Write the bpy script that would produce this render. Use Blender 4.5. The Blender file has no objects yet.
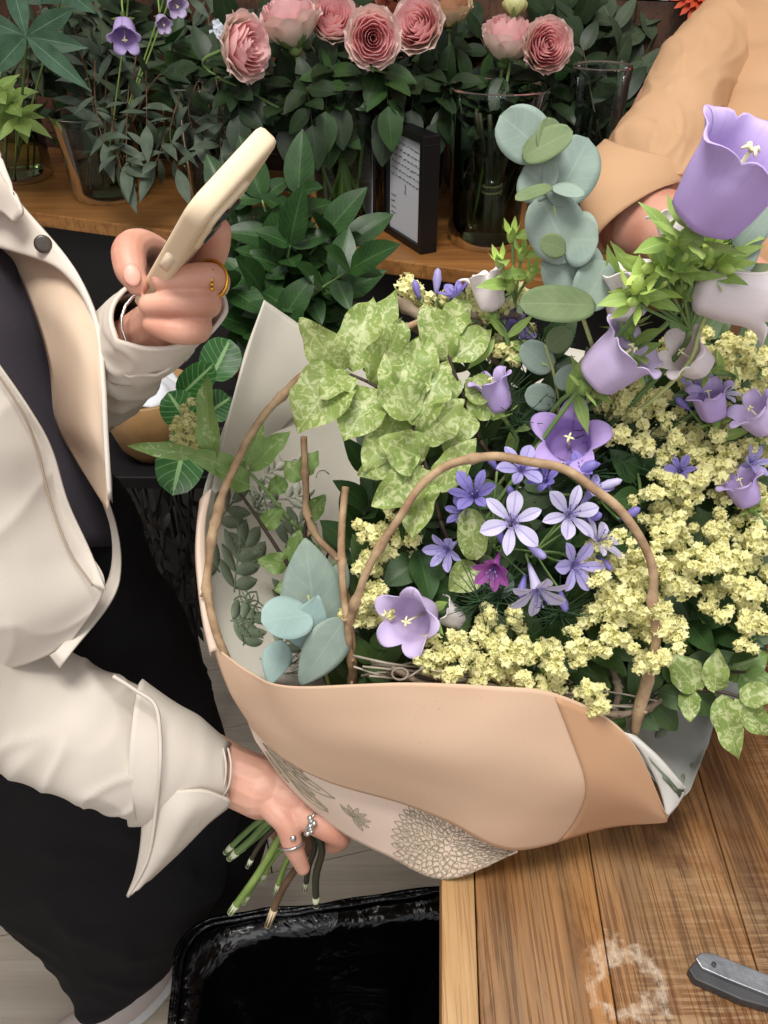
import bpy, bmesh, math, random
from mathutils import Vector, Matrix, noise
R = math.radians
rnd = random.Random(11)
scene = bpy.context.scene
COL = scene.collection
V = Vector

# ------------------------------------------------------------------ camera
F = 800.0
PITCH = R(37)
CAM = V((0, 0, 1.5))
FW = V((0, math.cos(PITCH), -math.sin(PITCH)))
UP = V((0, math.sin(PITCH), math.cos(PITCH)))
RT = V((1, 0, 0))
cd = bpy.data.cameras.new('camera'); cam = bpy.data.objects.new('camera', cd); COL.objects.link(cam)
cd.sensor_fit = 'VERTICAL'; cd.sensor_height = 36; cd.sensor_width = 27; cd.lens = F*36/1024
cd.clip_start = 0.02
cam.location = CAM; cam.rotation_euler = (R(90)-PITCH, 0, 0)
scene.camera = cam
# ------------------------------------------------------------------ light
scene.view_settings.view_transform = 'Standard'; scene.view_settings.look = 'None'
scene.view_settings.gamma = 1; scene.view_settings.use_curve_mapping = False
scene.view_settings.exposure = 0.25
w = bpy.data.worlds.new('shop_air'); scene.world = w; w.use_nodes = True
w.node_tree.nodes['Background'].inputs[0].default_value = (0.95, 0.95, 1.0, 1)
w.node_tree.nodes['Background'].inputs[1].default_value = 0.56
def area(name, loc, target, size, power, col, sy=None):
    l = bpy.data.lights.new(name, 'AREA'); l.energy = power; l.color = col; l.size = size
    if sy: l.shape = 'RECTANGLE'; l.size_y = sy
    o = bpy.data.objects.new(name, l); COL.objects.link(o); o.location = loc
    o.rotation_euler = (V(target)-V(loc)).to_track_quat('-Z', 'Y').to_euler(); return o
area('shop_window_light', (0.2, -1.6, 2.5), (0.1, 0.5, 1.0), 1.4, 9, (1.0, 0.98, 0.95))
area('ceiling_lamp_light', (-0.12, 0.12, 2.75), (0.05, 0.5, 0.9), 0.6, 27, (1.0, 0.97, 0.92))
area('shelf_lamp_light', (-0.35, 0.8, 2.7), (-0.1, 1.4, 1.0), 0.4, 2.5, (1.0, 0.92, 0.82))

# ------------------------------------------------------------------ placing
def at(px, py, d):
    return CAM + RT*((px-384)/F*d) + UP*((512-py)/F*d) + FW*d
def on_z(px, py, z):
    u = (512-py)/F
    return at(px, py, (CAM.z-z)/(-(FW.z+u*UP.z)))
def proj(p):
    q = V(p)-CAM; d = q.dot(FW)
    return 384+F*q.x/d, 512-F*q.dot(UP)/d, d
def cr(pts, n):
    """smooth curve through pts, n samples (pts any tuples/Vectors)"""
    P = [V(p) for p in pts]; m = len(P)-1; out = []
    for i in range(n):
        t = i/(n-1)*m; k = min(int(t), m-1); f = t-k
        p1, p2 = P[k], P[k+1]
        p0 = P[k-1] if k > 0 else p1*2-p2
        p3 = P[k+2] if k+2 <= m else p2*2-p1
        out.append(0.5*((2*p1)+(p2-p0)*f+(2*p0-5*p1+4*p2-p3)*f*f+(3*p1-p0-3*p2+p3)*f**3))
    return out
def nz(p, s=1.0, seed=0):
    return noise.noise(V(p)*s+V((seed*7.13, seed*3.7, seed*1.9)))
def perp(d, ref=V((0, 0, 1))):
    d = d.normalized(); r = ref-d*ref.dot(d)
    if r.length < 1e-4: r = V((1, 0, 0))-d*d.x
    return r.normalized()
def frames(pts):
    T = []
    for i in range(len(pts)):
        a = pts[max(i-1, 0)]; b = pts[min(i+1, len(pts)-1)]
        t = (b-a); T.append(t.normalized() if t.length > 1e-9 else V((0, 0, 1)))
    n = perp(T[0]); out = []
    for t in T:
        n = n-t*n.dot(t)
        n = n.normalized() if n.length > 1e-6 else perp(t)
        out.append((t, n, t.cross(n)))
    return out

# ------------------------------------------------------------------ mesh builder
class MB:
    def __init__(s): s.v = []; s.f = []; s.m = []; s.uv = []
    def face(s, idx, uv=None, m=0):
        s.f.append(idx); s.m.append(m); s.uv.append(uv or [(0, 0)]*len(idx))
    def grid(s, g, uv=None, m=0, close=False):
        nr, nc = len(g), len(g[0]); b = len(s.v)
        for r in g: s.v.extend([tuple(p) for p in r])
        for i in range(nr-1):
            for j in range(nc if close else nc-1):
                j2 = (j+1) % nc
                q = [(i, j), (i, j2), (i+1, j2), (i+1, j)]
                if uv: u = [uv[a][c] for a, c in q]
                else: u = [(c/max(nc-1, 1), a/max(nr-1, 1)) for a, c in q]
                s.face([b+a*nc+c for a, c in q], u, m)
        return b
    def tube(s, pts, r, n=6, m=0, cap=True, ell=None):
        pts = [V(p) for p in pts]; N = len(pts)
        rr = r if isinstance(r, (list, tuple)) else [r]*N
        if len(rr) != N:
            k = len(rr)-1; rr = [rr[min(int(i/(N-1)*k), k-1)]*(1-(i/(N-1)*k-min(int(i/(N-1)*k), k-1)))+rr[min(int(i/(N-1)*k), k-1)+1]*(i/(N-1)*k-min(int(i/(N-1)*k), k-1)) for i in range(N)]
        g = []
        for (t, a, bb), p, q in zip(frames(pts), pts, rr):
            g.append([p+(a*math.cos(2*math.pi*j/n)+bb*math.sin(2*math.pi*j/n))*q for j in range(n)])
        b = s.grid(g, m=m, close=True)
        if cap:
            s.face([b+j for j in range(n)][::-1], m=m); s.face([b+(N-1)*n+j for j in range(n)], m=m)
        return s
    def ball(s, c, r, m=0, nu=10, nv=7, axes=None, jit=0, seed=0):
        c = V(c); r = r if isinstance(r, (tuple, list)) else (r, r, r)
        ax = axes or (V((1, 0, 0)), V((0, 1, 0)), V((0, 0, 1)))
        g = []
        for i in range(nv+1):
            ph = -math.pi/2+math.pi*i/nv
            row = []
            for j in range(nu):
                th = 2*math.pi*j/nu
                d = V((math.cos(ph)*math.cos(th), math.cos(ph)*math.sin(th), math.sin(ph)))
                k = 1+(jit*nz(d, 2.0, seed) if jit else 0)
                row.append(c+(ax[0]*d.x*r[0]+ax[1]*d.y*r[1]+ax[2]*d.z*r[2])*k)
            g.append(row)
        s.grid(g, m=m, close=True); return s
    def lathe(s, prof, n=24, m=0, c=(0, 0, 0), axes=None, cap0=False, cap1=False, wob=None):
        c = V(c); ax = axes or (V((1, 0, 0)), V((0, 1, 0)), V((0, 0, 1)))
        g = []
        for r, z in prof:
            g.append([c+(ax[0]*math.cos(2*math.pi*j/n)+ax[1]*math.sin(2*math.pi*j/n))*(r*(wob(j/n, z) if wob else 1))+ax[2]*z for j in range(n)])
        b = s.grid(g, m=m, close=True)
        if cap0: s.face([b+j for j in range(n)][::-1], m=m)
        if cap1: s.face([b+(len(prof)-1)*n+j for j in range(n)], m=m)
        return s
    def box(s, c, size, m=0, X=V((1, 0, 0)), Y=V((0, 1, 0)), Z=V((0, 0, 1))):
        c = V(c); b = len(s.v)
        for sx in (-1, 1):
            for sy in (-1, 1):
                for sz in (-1, 1): s.v.append(tuple(c+X*(sx*size[0]/2)+Y*(sy*size[1]/2)+Z*(sz*size[2]/2)))
        for q in ((0, 1, 3, 2), (4, 6, 7, 5), (0, 4, 5, 1), (2, 3, 7, 6), (0, 2, 6, 4), (1, 5, 7, 3)):
            s.face([b+k for k in q], [(0, 0), (0, 1), (1, 1), (1, 0)], m)
        return s
    def leaf(s, base, d, nrm, L, W, kind='ovate', fold=0.25, curl=0.3, wave=0.0, nu=4, nv=8, m=0, seed=0, wfreq=3):
        base = V(base); d = V(d).normalized(); nrm = perp(d, V(nrm)); side = d.cross(nrm)
        g = []; uv = []; p = base.copy(); a = 0
        for i in range(nv+1):
            t = i/nv
            if kind == 'ovate': w = math.sin(math.pi*t**0.75)**0.8 if 0 < t < 1 else 0
            elif kind == 'lance': w = math.sin(math.pi*t**0.85)**1.15 if 0 < t < 1 else 0
            elif kind == 'round': w = (max(0, 1-(2*t-1)**2))**0.5
            elif kind == 'obovate': w = math.sin(math.pi*t**1.5)**0.8 if 0 < t < 1 else 0
            elif kind == 'petal': w = (math.sin(math.pi*min(t**1.35, 1))**0.7 if 0 < t < 1 else 0)*0.9+0.22*(1-t)
            elif kind == 'strap': w = min(1, t*8+.4)*min(1, (1-t)*5)**.6
            w = max(w, 0.03)*W/2
            dd = (d*math.cos(a)-nrm*math.sin(a)); nn = (nrm*math.cos(a)+d*math.sin(a))
            row = []; ur = []
            for j in range(nu+1):
                v = 2*j/nu-1
                z = fold*abs(v)*w + (wave*W*(abs(v)**1.5)*math.sin(wfreq*2*math.pi*t+(2.1 if v > 0 else 0)+seed) if wave else 0)
                ww = w*(1+(wave*0.45*math.sin(wfreq*3*math.pi*t+seed*2+v) if wave else 0))
                row.append(p+side*(v*ww)+nn*z); ur.append((v*.5+.5, t))
            g.append(row); uv.append(ur)
            p = p+dd*(L/nv); a += curl/nv
        s.grid(g, uv, m); return p
    def build(s, name, mats, parent=None, loc=None, smooth=True, solid=None, sub=0, bevel=None):
        if not isinstance(mats, (list, tuple)): mats = [mats]
        org = V(loc) if loc is not None else (rootloc(parent) if parent else V((0, 0, 0)))
        me = bpy.data.meshes.new(name)
        me.from_pydata([tuple(V(p)-org) for p in s.v], [], s.f)
        for mt in mats: me.materials.append(mt)
        me.polygons.foreach_set('material_index', s.m)
        me.polygons.foreach_set('use_smooth', [smooth]*len(s.f))
        ul = me.uv_layers.new(name='UVMap')
        flat = [c for u in s.uv for p in u for c in p]
        ul.data.foreach_set('uv', flat)
        me.validate(); me.update()
        o = bpy.data.objects.new(name, me); COL.objects.link(o)
        if parent: o.parent = parent
        else: o.location = org
        if parent and loc is not None: o.location = org-rootloc(parent)
        if bevel:
            mod = o.modifiers.new('b', 'BEVEL'); mod.width = bevel; mod.segments = 2; mod.limit_method = 'ANGLE'
        if solid:
            mod = o.modifiers.new('s', 'SOLIDIFY'); mod.thickness = solid; mod.offset = 0
        if sub:
            mod = o.modifiers.new('u', 'SUBSURF'); mod.levels = sub; mod.render_levels = sub
        return o
def rootloc(o):
    p = V((0, 0, 0))
    while o: p = p+V(o.location); o = o.parent
    return p
def tag(o, label=None, cat=None, group=None, kind=None):
    if label: o['label'] = label
    if cat: o['category'] = cat
    if group: o['group'] = group
    if kind: o['kind'] = kind
    return o
def thing(name, loc, label, cat, group=None):
    o = bpy.data.objects.new(name, None); COL.objects.link(o); o.location = loc; o.empty_display_size = .02
    return tag(o, label, cat, group)

def patch(rows, nr, nc):
    """rows of control points (same count each); returns evaluated grid nr x nc and function S(u,v)"""
    P = [[V(p) for p in r] for r in rows]
    def S(u, v):
        u = min(max(u, 0), 1); v = min(max(v, 0), 1)
        cols = [crp(r, u) for r in P]
        return crp(cols, v)
    return [[S(j/(nc-1), i/(nr-1)) for j in range(nc)] for i in range(nr)], S
def crp(P, t):
    m = len(P)-1; t = t*m; k = min(int(t), m-1); f = t-k
    p1, p2 = P[k], P[k+1]
    p0 = P[k-1] if k > 0 else p1*2-p2
    p3 = P[k+2] if k+2 <= m else p2*2-p1
    return 0.5*((2*p1)+(p2-p0)*f+(2*p0-5*p1+4*p2-p3)*f*f+(3*p1-p0-3*p2+p3)*f**3)
def folds(p, ws, seed=0):
    """cloth folds: soft swell plus sharper creases"""
    q = V(p)+V((nz(p, 8, seed+4), nz(p, 8, seed+6), 0))*.03
    r = 1-2.2*abs(noise.noise(V((q.x*ws*1.0, q.y*ws*.5, q.z*ws*.7))+V((seed*3.1, 1, seed))))
    r2 = 1-2.2*abs(noise.noise(V((q.x*ws*.8-q.z*ws*1.3, q.y*ws*.6, q.z*ws*.6+q.x*ws))+V((seed, 5, seed))))
    return .8*nz(p, ws*.6, seed)+.55*max(r, -.6)**3+.4*max(r2, -.6)**3
def A(*l): return [at(*p) for p in l]
def loft_px(mb, st, n=28, seg=5, wr=0.0, ws=14, seed=0, m=0, cap=True, skew=0):
    """stations (Lx,Ly,Rx,Ry,depth,halfthick) -> a closed rounded volume"""
    K = len(st); Ls = [at(s[0], s[1], s[4]) for s in st]; Rs = [at(s[2], s[3], s[4]+(s[6] if len(s) > 6 else 0)) for s in st]
    N = (K-1)*seg+1
    Ls = cr(Ls, N); Rs = cr(Rs, N); Th = cr([(s[5], 0, 0) for s in st], N)
    g = []
    for i in range(N):
        c = (Ls[i]+Rs[i])/2; a = (Rs[i]-Ls[i])/2; b = FW*Th[i].x
        row = []
        for j in range(n):
            th = 2*math.pi*j/n
            d = a*math.cos(th)+b*math.sin(th)
            p = c+d
            if wr:
                p = p+d.normalized()*(folds(p, ws, seed)*wr)
            row.append(p)
        g.append(row)
    b0 = mb.grid(g, m=m, close=True)
    if cap:
        for i, rev in ((0, True), (N-1, False)):
            idx = [b0+i*n+j for j in range(n)]
            mb.face(idx[::-1] if rev else idx, m=m)
    return g
def remeshed(mb, voxel, smooth_it=4):
    """fuse overlapping closed pieces into one continuous surface; returns a new MB"""
    o = mb.build('fuse', MAT_DUMMY); 
    md = o.modifiers.new('r', 'REMESH'); md.mode = 'VOXEL'; md.voxel_size = voxel
    ms = o.modifiers.new('m', 'SMOOTH'); ms.iterations = smooth_it; ms.factor = .6
    dg = bpy.context.evaluated_depsgraph_get(); me = bpy.data.meshes.new_from_object(o.evaluated_get(dg))
    out = MB(); out.v = [tuple(v.co) for v in me.vertices]
    for p in me.polygons: out.face(list(p.vertices))
    old = o.data; bpy.data.objects.remove(o); bpy.data.meshes.remove(old); bpy.data.meshes.remove(me)
    return out

# ------------------------------------------------------------------ materials
def lin(h):
    h = h.lstrip('#'); c = [int(h[i:i+2], 16)/255 for i in (0, 2, 4)]
    return tuple(((x+.055)/1.055)**2.4 if x > .04045 else x/12.92 for x in c)+(1,)
class NT:
    def __init__(s, name):
        s.mat = bpy.data.materials.new(name); s.mat.use_nodes = True; s.t = s.mat.node_tree; s.n = s.t.nodes
        s.p = s.n['Principled BSDF']; s.out = s.n['Material Output']
    def new(s, t, **k):
        o = s.n.new(t)
        for a, b in k.items():
            if a.startswith('i_'):
                q = a[2:]; o.inputs[int(q) if q.isdigit() else q.replace('_', ' ')].default_value = b
            else: setattr(o, a, b)
        return o
    def link(s, a, b): s.t.links.new(a, b)
    def coord(s, kind='Object', scale=(1, 1, 1), rot=(0, 0, 0), loc=(0, 0, 0)):
        c = s.new('ShaderNodeTexCoord'); m = s.new('ShaderNodeMapping')
        m.inputs['Scale'].default_value = scale; m.inputs['Rotation'].default_value = rot; m.inputs['Location'].default_value = loc
        s.link(c.outputs[kind], m.inputs[0]); return m.outputs[0]
    def noise(s, vec, scale=5, detail=4, rough=.5, dist=0):
        o = s.new('ShaderNodeTexNoise'); o.inputs['Scale'].default_value = scale; o.inputs['Detail'].default_value = detail
        o.inputs['Roughness'].default_value = rough; o.inputs['Distortion'].default_value = dist
        s.link(vec, o.inputs['Vector']); return o.outputs['Fac']
    def ramp(s, fac, stops, interp='LINEAR'):
        o = s.new('ShaderNodeValToRGB'); o.color_ramp.interpolation = interp
        e = o.color_ramp.elements
        while len(e) < len(stops): e.new(.5)
        for k, (p, c) in zip(e, stops): k.position = p; k.color = lin(c) if isinstance(c, str) else (c, c, c, 1)
        s.link(fac, o.inputs[0]); return o.outputs[0]
    def mix(s, fac, a, b, mode='MIX'):
        o = s.new('ShaderNodeMix', data_type='RGBA', blend_type=mode)
        if isinstance(fac, (int, float)): o.inputs[0].default_value = fac
        else: s.link(fac, o.inputs[0])
        for k, x in ((6, a), (7, b)):
            if isinstance(x, str): o.inputs[k].default_value = lin(x)
            else: s.link(x, o.inputs[k])
        return o.outputs[2]
    def math(s, op, a, b=0.0, c=None):
        o = s.new('ShaderNodeMath', operation=op)
        for k, x in ((0, a), (1, b)) + (((2, c),) if c is not None else ()):
            if isinstance(x, (int, float)): o.inputs[k].default_value = x
            else: s.link(x, o.inputs[k])
        return o.outputs[0]
    def color(s, c):
        if isinstance(c, str): s.p.inputs['Base Color'].default_value = lin(c)
        else: s.link(c, s.p.inputs['Base Color'])
    def bump(s, h, strength=.3, dist=.002):
        b = s.new('ShaderNodeBump'); b.inputs['Strength'].default_value = strength; b.inputs['Distance'].default_value = dist
        s.link(h, b.inputs['Height']); s.link(b.outputs[0], s.p.inputs['Normal'])
    def translucent(s, c, f):
        t = s.new('ShaderNodeBsdfTranslucent'); m = s.new('ShaderNodeMixShader'); m.inputs[0].default_value = f
        if isinstance(c, str): t.inputs[0].default_value = lin(c)
        else: s.link(c, t.inputs[0])
        s.link(s.p.outputs[0], m.inputs[1]); s.link(t.outputs[0], m.inputs[2]); s.link(m.outputs[0], s.out.inputs[0])
def plain(name, c, rough=.6, c2=None, scale=8, bump=0, bscale=60, metal=0, spec=None, kind='Object', trans=0, coat=0):
    n = NT(name); n.p.inputs['Roughness'].default_value = rough; n.p.inputs['Metallic'].default_value = metal
    if spec is not None: n.p.inputs['Specular IOR Level'].default_value = spec
    if coat: n.p.inputs['Coat Weight'].default_value = coat
    v = n.coord(kind)
    if c2: col = n.mix(n.ramp(n.noise(v, scale), [(.35, 0.0), (.65, 1.0)]), c, c2); n.color(col)
    else: n.color(c); col = c
    if bump: n.bump(n.noise(v, bscale), bump)
    if trans: n.translucent(col, trans)
    return n.mat
USED = {}
def locate(head, px, py, marks):
    """label that says where a stem stands, from the nearest named thing; never the same twice"""
    c = sorted(marks, key=lambda q: (q[1]-px)**2+(q[2]-py)**2)
    for rank in (0, 1, 2, 3, 4, 5):
        if rank >= len(c): break
        nm, x, y = c[rank]; dx, dy = px-x, py-y
        ws = ['left of', 'right of', 'above', 'below']
        w_ = ('right of' if dx > 0 else 'left of') if abs(dx) > abs(dy) else ('below' if dy > 0 else 'above')
        w2 = ('below' if dy > 0 else 'above') if abs(dx) > abs(dy) else ('right of' if dx > 0 else 'left of')
        for q in (w_, w2):
            for near in ('just ', 'a little further '):
                lb = head+' '+near+q+' '+nm
                if lb not in USED and len(lb.split()) <= 16: USED[lb] = 1; return lb
    return head+' among its neighbours'
MAT_DUMMY = bpy.data.materials.new('dummy')
def leafmat(name, c, c2, vein, rough=.5, trans=.25, veinw=.05, veins=9, scale=6, veinmix=.6, blotch=None, spec=.4):
    """leaf: midrib and side veins from the leaf's own UVs, mottling from its own coordinates"""
    n = NT(name); n.p.inputs['Roughness'].default_value = rough; n.p.inputs['Specular IOR Level'].default_value = spec
    v = n.coord('Object'); base = n.mix(n.ramp(n.noise(v, scale*6), [(.35, 0.0), (.68, 1.0)]), c, c2)
    if blotch:
        bl = n.ramp(n.noise(v, blotch[1], 3, .6, 1.2), [(blotch[2], 0.0), (blotch[2]+.08, 1.0)])
        base = n.mix(bl, base, blotch[0])
    tc = n.new('ShaderNodeTexCoord'); sp = n.new('ShaderNodeSeparateXYZ'); n.link(tc.outputs['UV'], sp.inputs[0])
    ax = n.math('ABSOLUTE', n.math('SUBTRACT', sp.outputs[0], .5))
    mid = n.math('LESS_THAN', ax, veinw*.5)
    sw = n.math('FRACT', n.math('MULTIPLY', n.math('SUBTRACT', sp.outputs[1], n.math('MULTIPLY', ax, .55)), veins))
    side = n.math('MULTIPLY', n.math('LESS_THAN', sw, .12), .5)
    f = n.math('MULTIPLY', n.math('MAXIMUM', mid, side), veinmix)
    col = n.mix(f, base, vein); n.color(col)
    n.bump(n.math('MAXIMUM', mid, side), .25, .001)
    if trans: n.translucent(col, trans)
    return n.mat
# ------------------------------------------------------------------ surfaces
def wood(name, light, dark, pale, scale=1.0, ygrain=True, rough=.45, wear=.5, saw=0.0, bump=.25, stain=.0, ringat=None):
    n = NT(name); n.p.inputs['Roughness'].default_value = rough
    sc = (26*scale, 1.6*scale, 20*scale) if ygrain else (1.6*scale, 26*scale, 20*scale)
    v = n.coord('Object', sc)
    g = n.noise(v, 1.0, 8, .62, .6)
    v2 = n.coord('Object', tuple(q*5 for q in sc)); g2 = n.noise(v2, 1.0, 4, .6)
    v3 = n.coord('Object', (3*scale, 3*scale, 3*scale)); blot = n.noise(v3, 1.3, 4, .6, .8)
    col = n.mix(n.ramp(g, [(.34, 0.0), (.62, 1.0)]), dark, light)
    col = n.mix(n.math('MULTIPLY', n.ramp(g2, [(.5, 0.0), (.72, 1.0)]), .45), col, dark)
    col = n.mix(n.math('MULTIPLY', n.ramp(blot, [(.50, 0.0), (.68, 1.0)]), wear), col, pale)
    if saw:
        vw = n.coord('Object', (22, 330, 1), (0, 0, .30)); s1 = n.noise(vw, 1.0, 2, .5)
        k = n.math('MULTIPLY', n.ramp(s1, [(.46, 0.0), (.60, 1.0)]), n.ramp(n.noise(n.coord('Object', (5, 3, 3)), 1.2, 2), [(.42, 0.0), (.60, saw)]))
        col = n.mix(k, col, pale)
    pv = n.coord('Object', (420*scale, 7*scale, 60) if ygrain else (7*scale, 420*scale, 60)); po = n.noise(pv, 1.0, 3, .6)
    pf = n.ramp(po, [(.53, 0.0), (.60, 1.0)]); col = n.mix(n.math('MULTIPLY', pf, .55), col, dark)
    st = n.noise(n.coord('Object', (9*scale, 3*scale, 4)), 1.0, 5, .65, 1.5)
    col = n.mix(n.math('MULTIPLY', n.ramp(st, [(.52, 0.0), (.66, 1.0)]), stain), col, dark)
    if ringat is not None:
        tc = n.new('ShaderNodeTexCoord'); vm = n.new('ShaderNodeVectorMath', operation='DISTANCE'); n.link(tc.outputs['Object'], vm.inputs[0]); vm.inputs[1].default_value = ringat
        wv = n.noise(n.coord('Object'), 38, 4, .7); dd = n.math('ABSOLUTE', n.math('SUBTRACT', n.math('ADD', vm.outputs[1], n.math('MULTIPLY', wv, .06)), .052))
        rf = n.ramp(n.math('MULTIPLY', dd, 100), [(.02, .7), (.75, 0.0)]); col = n.mix(n.math('MULTIPLY', rf, n.ramp(po, [(.40, .25), (.55, .85)])), col, '#dccab2')
    n.color(col); n.bump(n.math('ADD', n.math('ADD', g, g2), pf), bump, .0012)
    return n.mat
M = {}
RINGAT = tuple(on_z(622, 985, .9)-V((on_z(441, 880, .9).x+.5, on_z(441, 880, .9).y, 0)))
M['table'] = wood('worn_oak', '#a06c34', '#4a2b10', '#a3845f', 1, rough=.40, wear=.40, saw=.0, bump=.5, stain=.75, ringat=RINGAT)
M['table_saw'] = wood('saw_marked_oak', '#916233', '#482911', '#b09069', 1, rough=.42, wear=.4, saw=.55, bump=.6, stain=.8, ringat=RINGAT)
M['table_edge'] = wood('pale_oak', '#c09862', '#8c6132', '#ccb084', 1, rough=.5, wear=.4)
M['shelfwood'] = wood('pine_shelf', '#a8733c', '#744a24', '#b98a52', 1.0, ygrain=False, rough=.4, wear=.25)
M['floor'] = wood('grey_laminate', '#d6c9b6', '#b9ab97', '#e0d6c8', .55, ygrain=False, rough=.42, wear=.4, bump=.1)
M['backwall'] = wood('brown_boards', '#5b3a26', '#2b1d15', '#6f4a30', .7, ygrain=False, rough=.6, wear=.3)
M['black'] = plain('black_board', '#0d0d0f', .55, '#141416', 5)
M['white_wall'] = plain('painted_wall', '#6d6257', .8, '#5d5349', 2)

# floor with board seams as real grooves (separate planks in one mesh)
f = MB(); a = R(14); X = V((math.cos(a), math.sin(a), 0)); Y = V((-math.sin(a), math.cos(a), 0))
for i in range(-16, 17):
    for k in range(-2, 3):
        off = (i*0.83) % 1.3
        f.box(V((0, .4, -.01))+Y*(i*.185)+X*(k*1.3+off-.65), (1.297, .1835, .02), X=X, Y=Y)
o = f.build('floor', M['floor'], smooth=False); tag(o, kind='structure')
o = MB().box((0, .4, -.03), (7, 7, .02)).build('floor_underlay', plain('seam', '#3b342c'), smooth=False); o.name = 'trim_1'; tag(o, kind='structure')

# shelf frame: SA = front-edge origin, SE along it, SB backwards
SH = 1.05
SA = on_z(30, 210, SH); SB1 = on_z(470, 268, SH)
SE = (SB1-SA); SL = SE.length; SE.normalize(); SN = V((-SE.y, SE.x, 0))
def sh(u, b, z): return V((SA.x, SA.y, 0))+SE*u+SN*b+V((0, 0, z))
def shp(px, py, z=SH):
    return on_z(px, py, z)
# back wall boards
f = MB(); UPZ = V((0, 0, 1))
for i in range(19):
    f.box(sh(.6, .47, .085+i*.152), (4.6, .03, .149), X=SE, Y=SN)
o = f.build('wall_back', M['backwall'], smooth=False); tag(o, kind='structure')
o = MB().box(sh(-1.72, -1.2, 1.4), (.06, 3.4, 2.8), X=SE, Y=SN).build('wall_left', M['white_wall'], smooth=False); tag(o, kind='structure')

# display shelf: board, black front panel, uprights, upper rail
sr = thing('display_shelf', sh(.9, .2, 0), 'long wooden shelf board on a black front, holding the vases along the back wall', 'shelf')
MB().box(sh(.9, .205, SH-.0125), (3.4, .43, .025), X=SE, Y=SN).build('shelf_board', M['shelfwood'], sr, smooth=False, bevel=.002)
MB().box(sh(.9, .03, .51), (3.38, .02, 1.02), X=SE, Y=SN).build('front_panel', M['black'], sr, smooth=False)
for u in (-.78, 2.58):
    MB().box(sh(u, .22, .51), (.03, .36, 1.02), X=SE, Y=SN).build('side_panel', M['black'], sr, smooth=False)

# ---------------------------------------------------------------- work table
TZ = .9; TYAW = 3.2
ta = R(90-TYAW); TD = V((math.cos(ta), math.sin(ta), 0)); TS = V((TD.y, -TD.x, 0))   # along planks, to the right
T0 = on_z(441, 880, TZ)
tb = thing('work_table', (T0.x+.5, T0.y, 0), 'rustic oak plank work table with saw marks under the bouquet', 'table')
widths = [.026, .093, .105, .098, .11, .1, .12, .11, .12]
x = 0; f = MB()
for i, wd in enumerate(widths):
    p = T0+TS*(x+wd/2)-TD*.1; p.z = TZ-.02
    f.box(p, (wd-.0009, .94, .04), X=TS, Y=TD, m=(2 if i == 0 else (0 if i < 2 else 1)))
    x += wd
top = f.build('table_top', [M['table'], M['table_saw'], M['table_edge']], tb, smooth=False, bevel=.0012)
p = T0+TS*(x/2)-TD*.1; p.z = TZ-.075
for sx in (-1, 1):
    q = p+TS*(sx*(x/2-.045)); MB().box(q, (.025, .84, .07), X=TS, Y=TD).build('apron', M['table_edge'], tb, smooth=False, bevel=.002)
for sx in (-1, 1):
    for sy in (-1, 1):
        q = T0+TS*(x/2+sx*(x/2-.06))+TD*(-.1+sy*.4); q.z = .43
        MB().box(q, (.06, .06, .86), X=TS, Y=TD).build('leg', M['table_edge'], tb, smooth=False, bevel=.003)

# ---------------------------------------------------------------- knife at the table's right edge
M['steel'] = plain('worn_steel', '#a9acb0', .35, '#86898d', 60, metal=.85, bump=.1, bscale=300)
M['dkmetal'] = plain('dark_grip', '#4b4b4d', .5, '#3a3a3c', 30, metal=.3)
K0 = on_z(694, 962, TZ+.008); K1 = on_z(800, 990, TZ+.008); kd = (K1-K0).normalized(); ks = V((kd.y, -kd.x, 0))
kn = thing('folding_knife', K0+kd*.06-V((0, 0, .008)), 'grey metal folding knife lying on the planks at the lower right', 'knife')
def slab(mb, prof, z0, z1, m=0):
    """prof: (along, across) outline -> extruded"""
    b = len(mb.v); n = len(prof)
    for z in (z0, z1):
        for a_, c_ in prof: mb.v.append(tuple(K0+kd*a_+ks*c_+V((0, 0, z-.008))))
    mb.face([b+i for i in range(n)][::-1], m=m); mb.face([b+n+i for i in range(n)], m=m)
    for i in range(n): mb.face([b+i, b+(i+1) % n, b+n+(i+1) % n, b+n+i], m=m)
g = MB(); slab(g, [(-.004, .006), (.0, .012), (.03, .0175), (.10, .018), (.118, .012), (.12, .003), (.06, .001), (.02, .002), (0, 0)], .0005, .009)
g.build('handle', M['dkmetal'], kn, smooth=False, bevel=.001)
g = MB(); slab(g, [(.0, -.001), (.004, -.006), (.012, -.0075), (.035, -.0045), (.06, -.001), (.10, .003), (.10, .011), (.05, .012), (.02, .008), (.004, .005)], .0085, .0125)
bl = g.build('blade', M['steel'], kn, smooth=False, bevel=.0008)
g = MB(); g.tube([K0+kd*.012+ks*.0008+V((0, 0, .0045)), K0+kd*.012+ks*.0008+V((0, 0, .0062))], .0016, 10); g.build('rivet', M['dkmetal'], bl)

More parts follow.
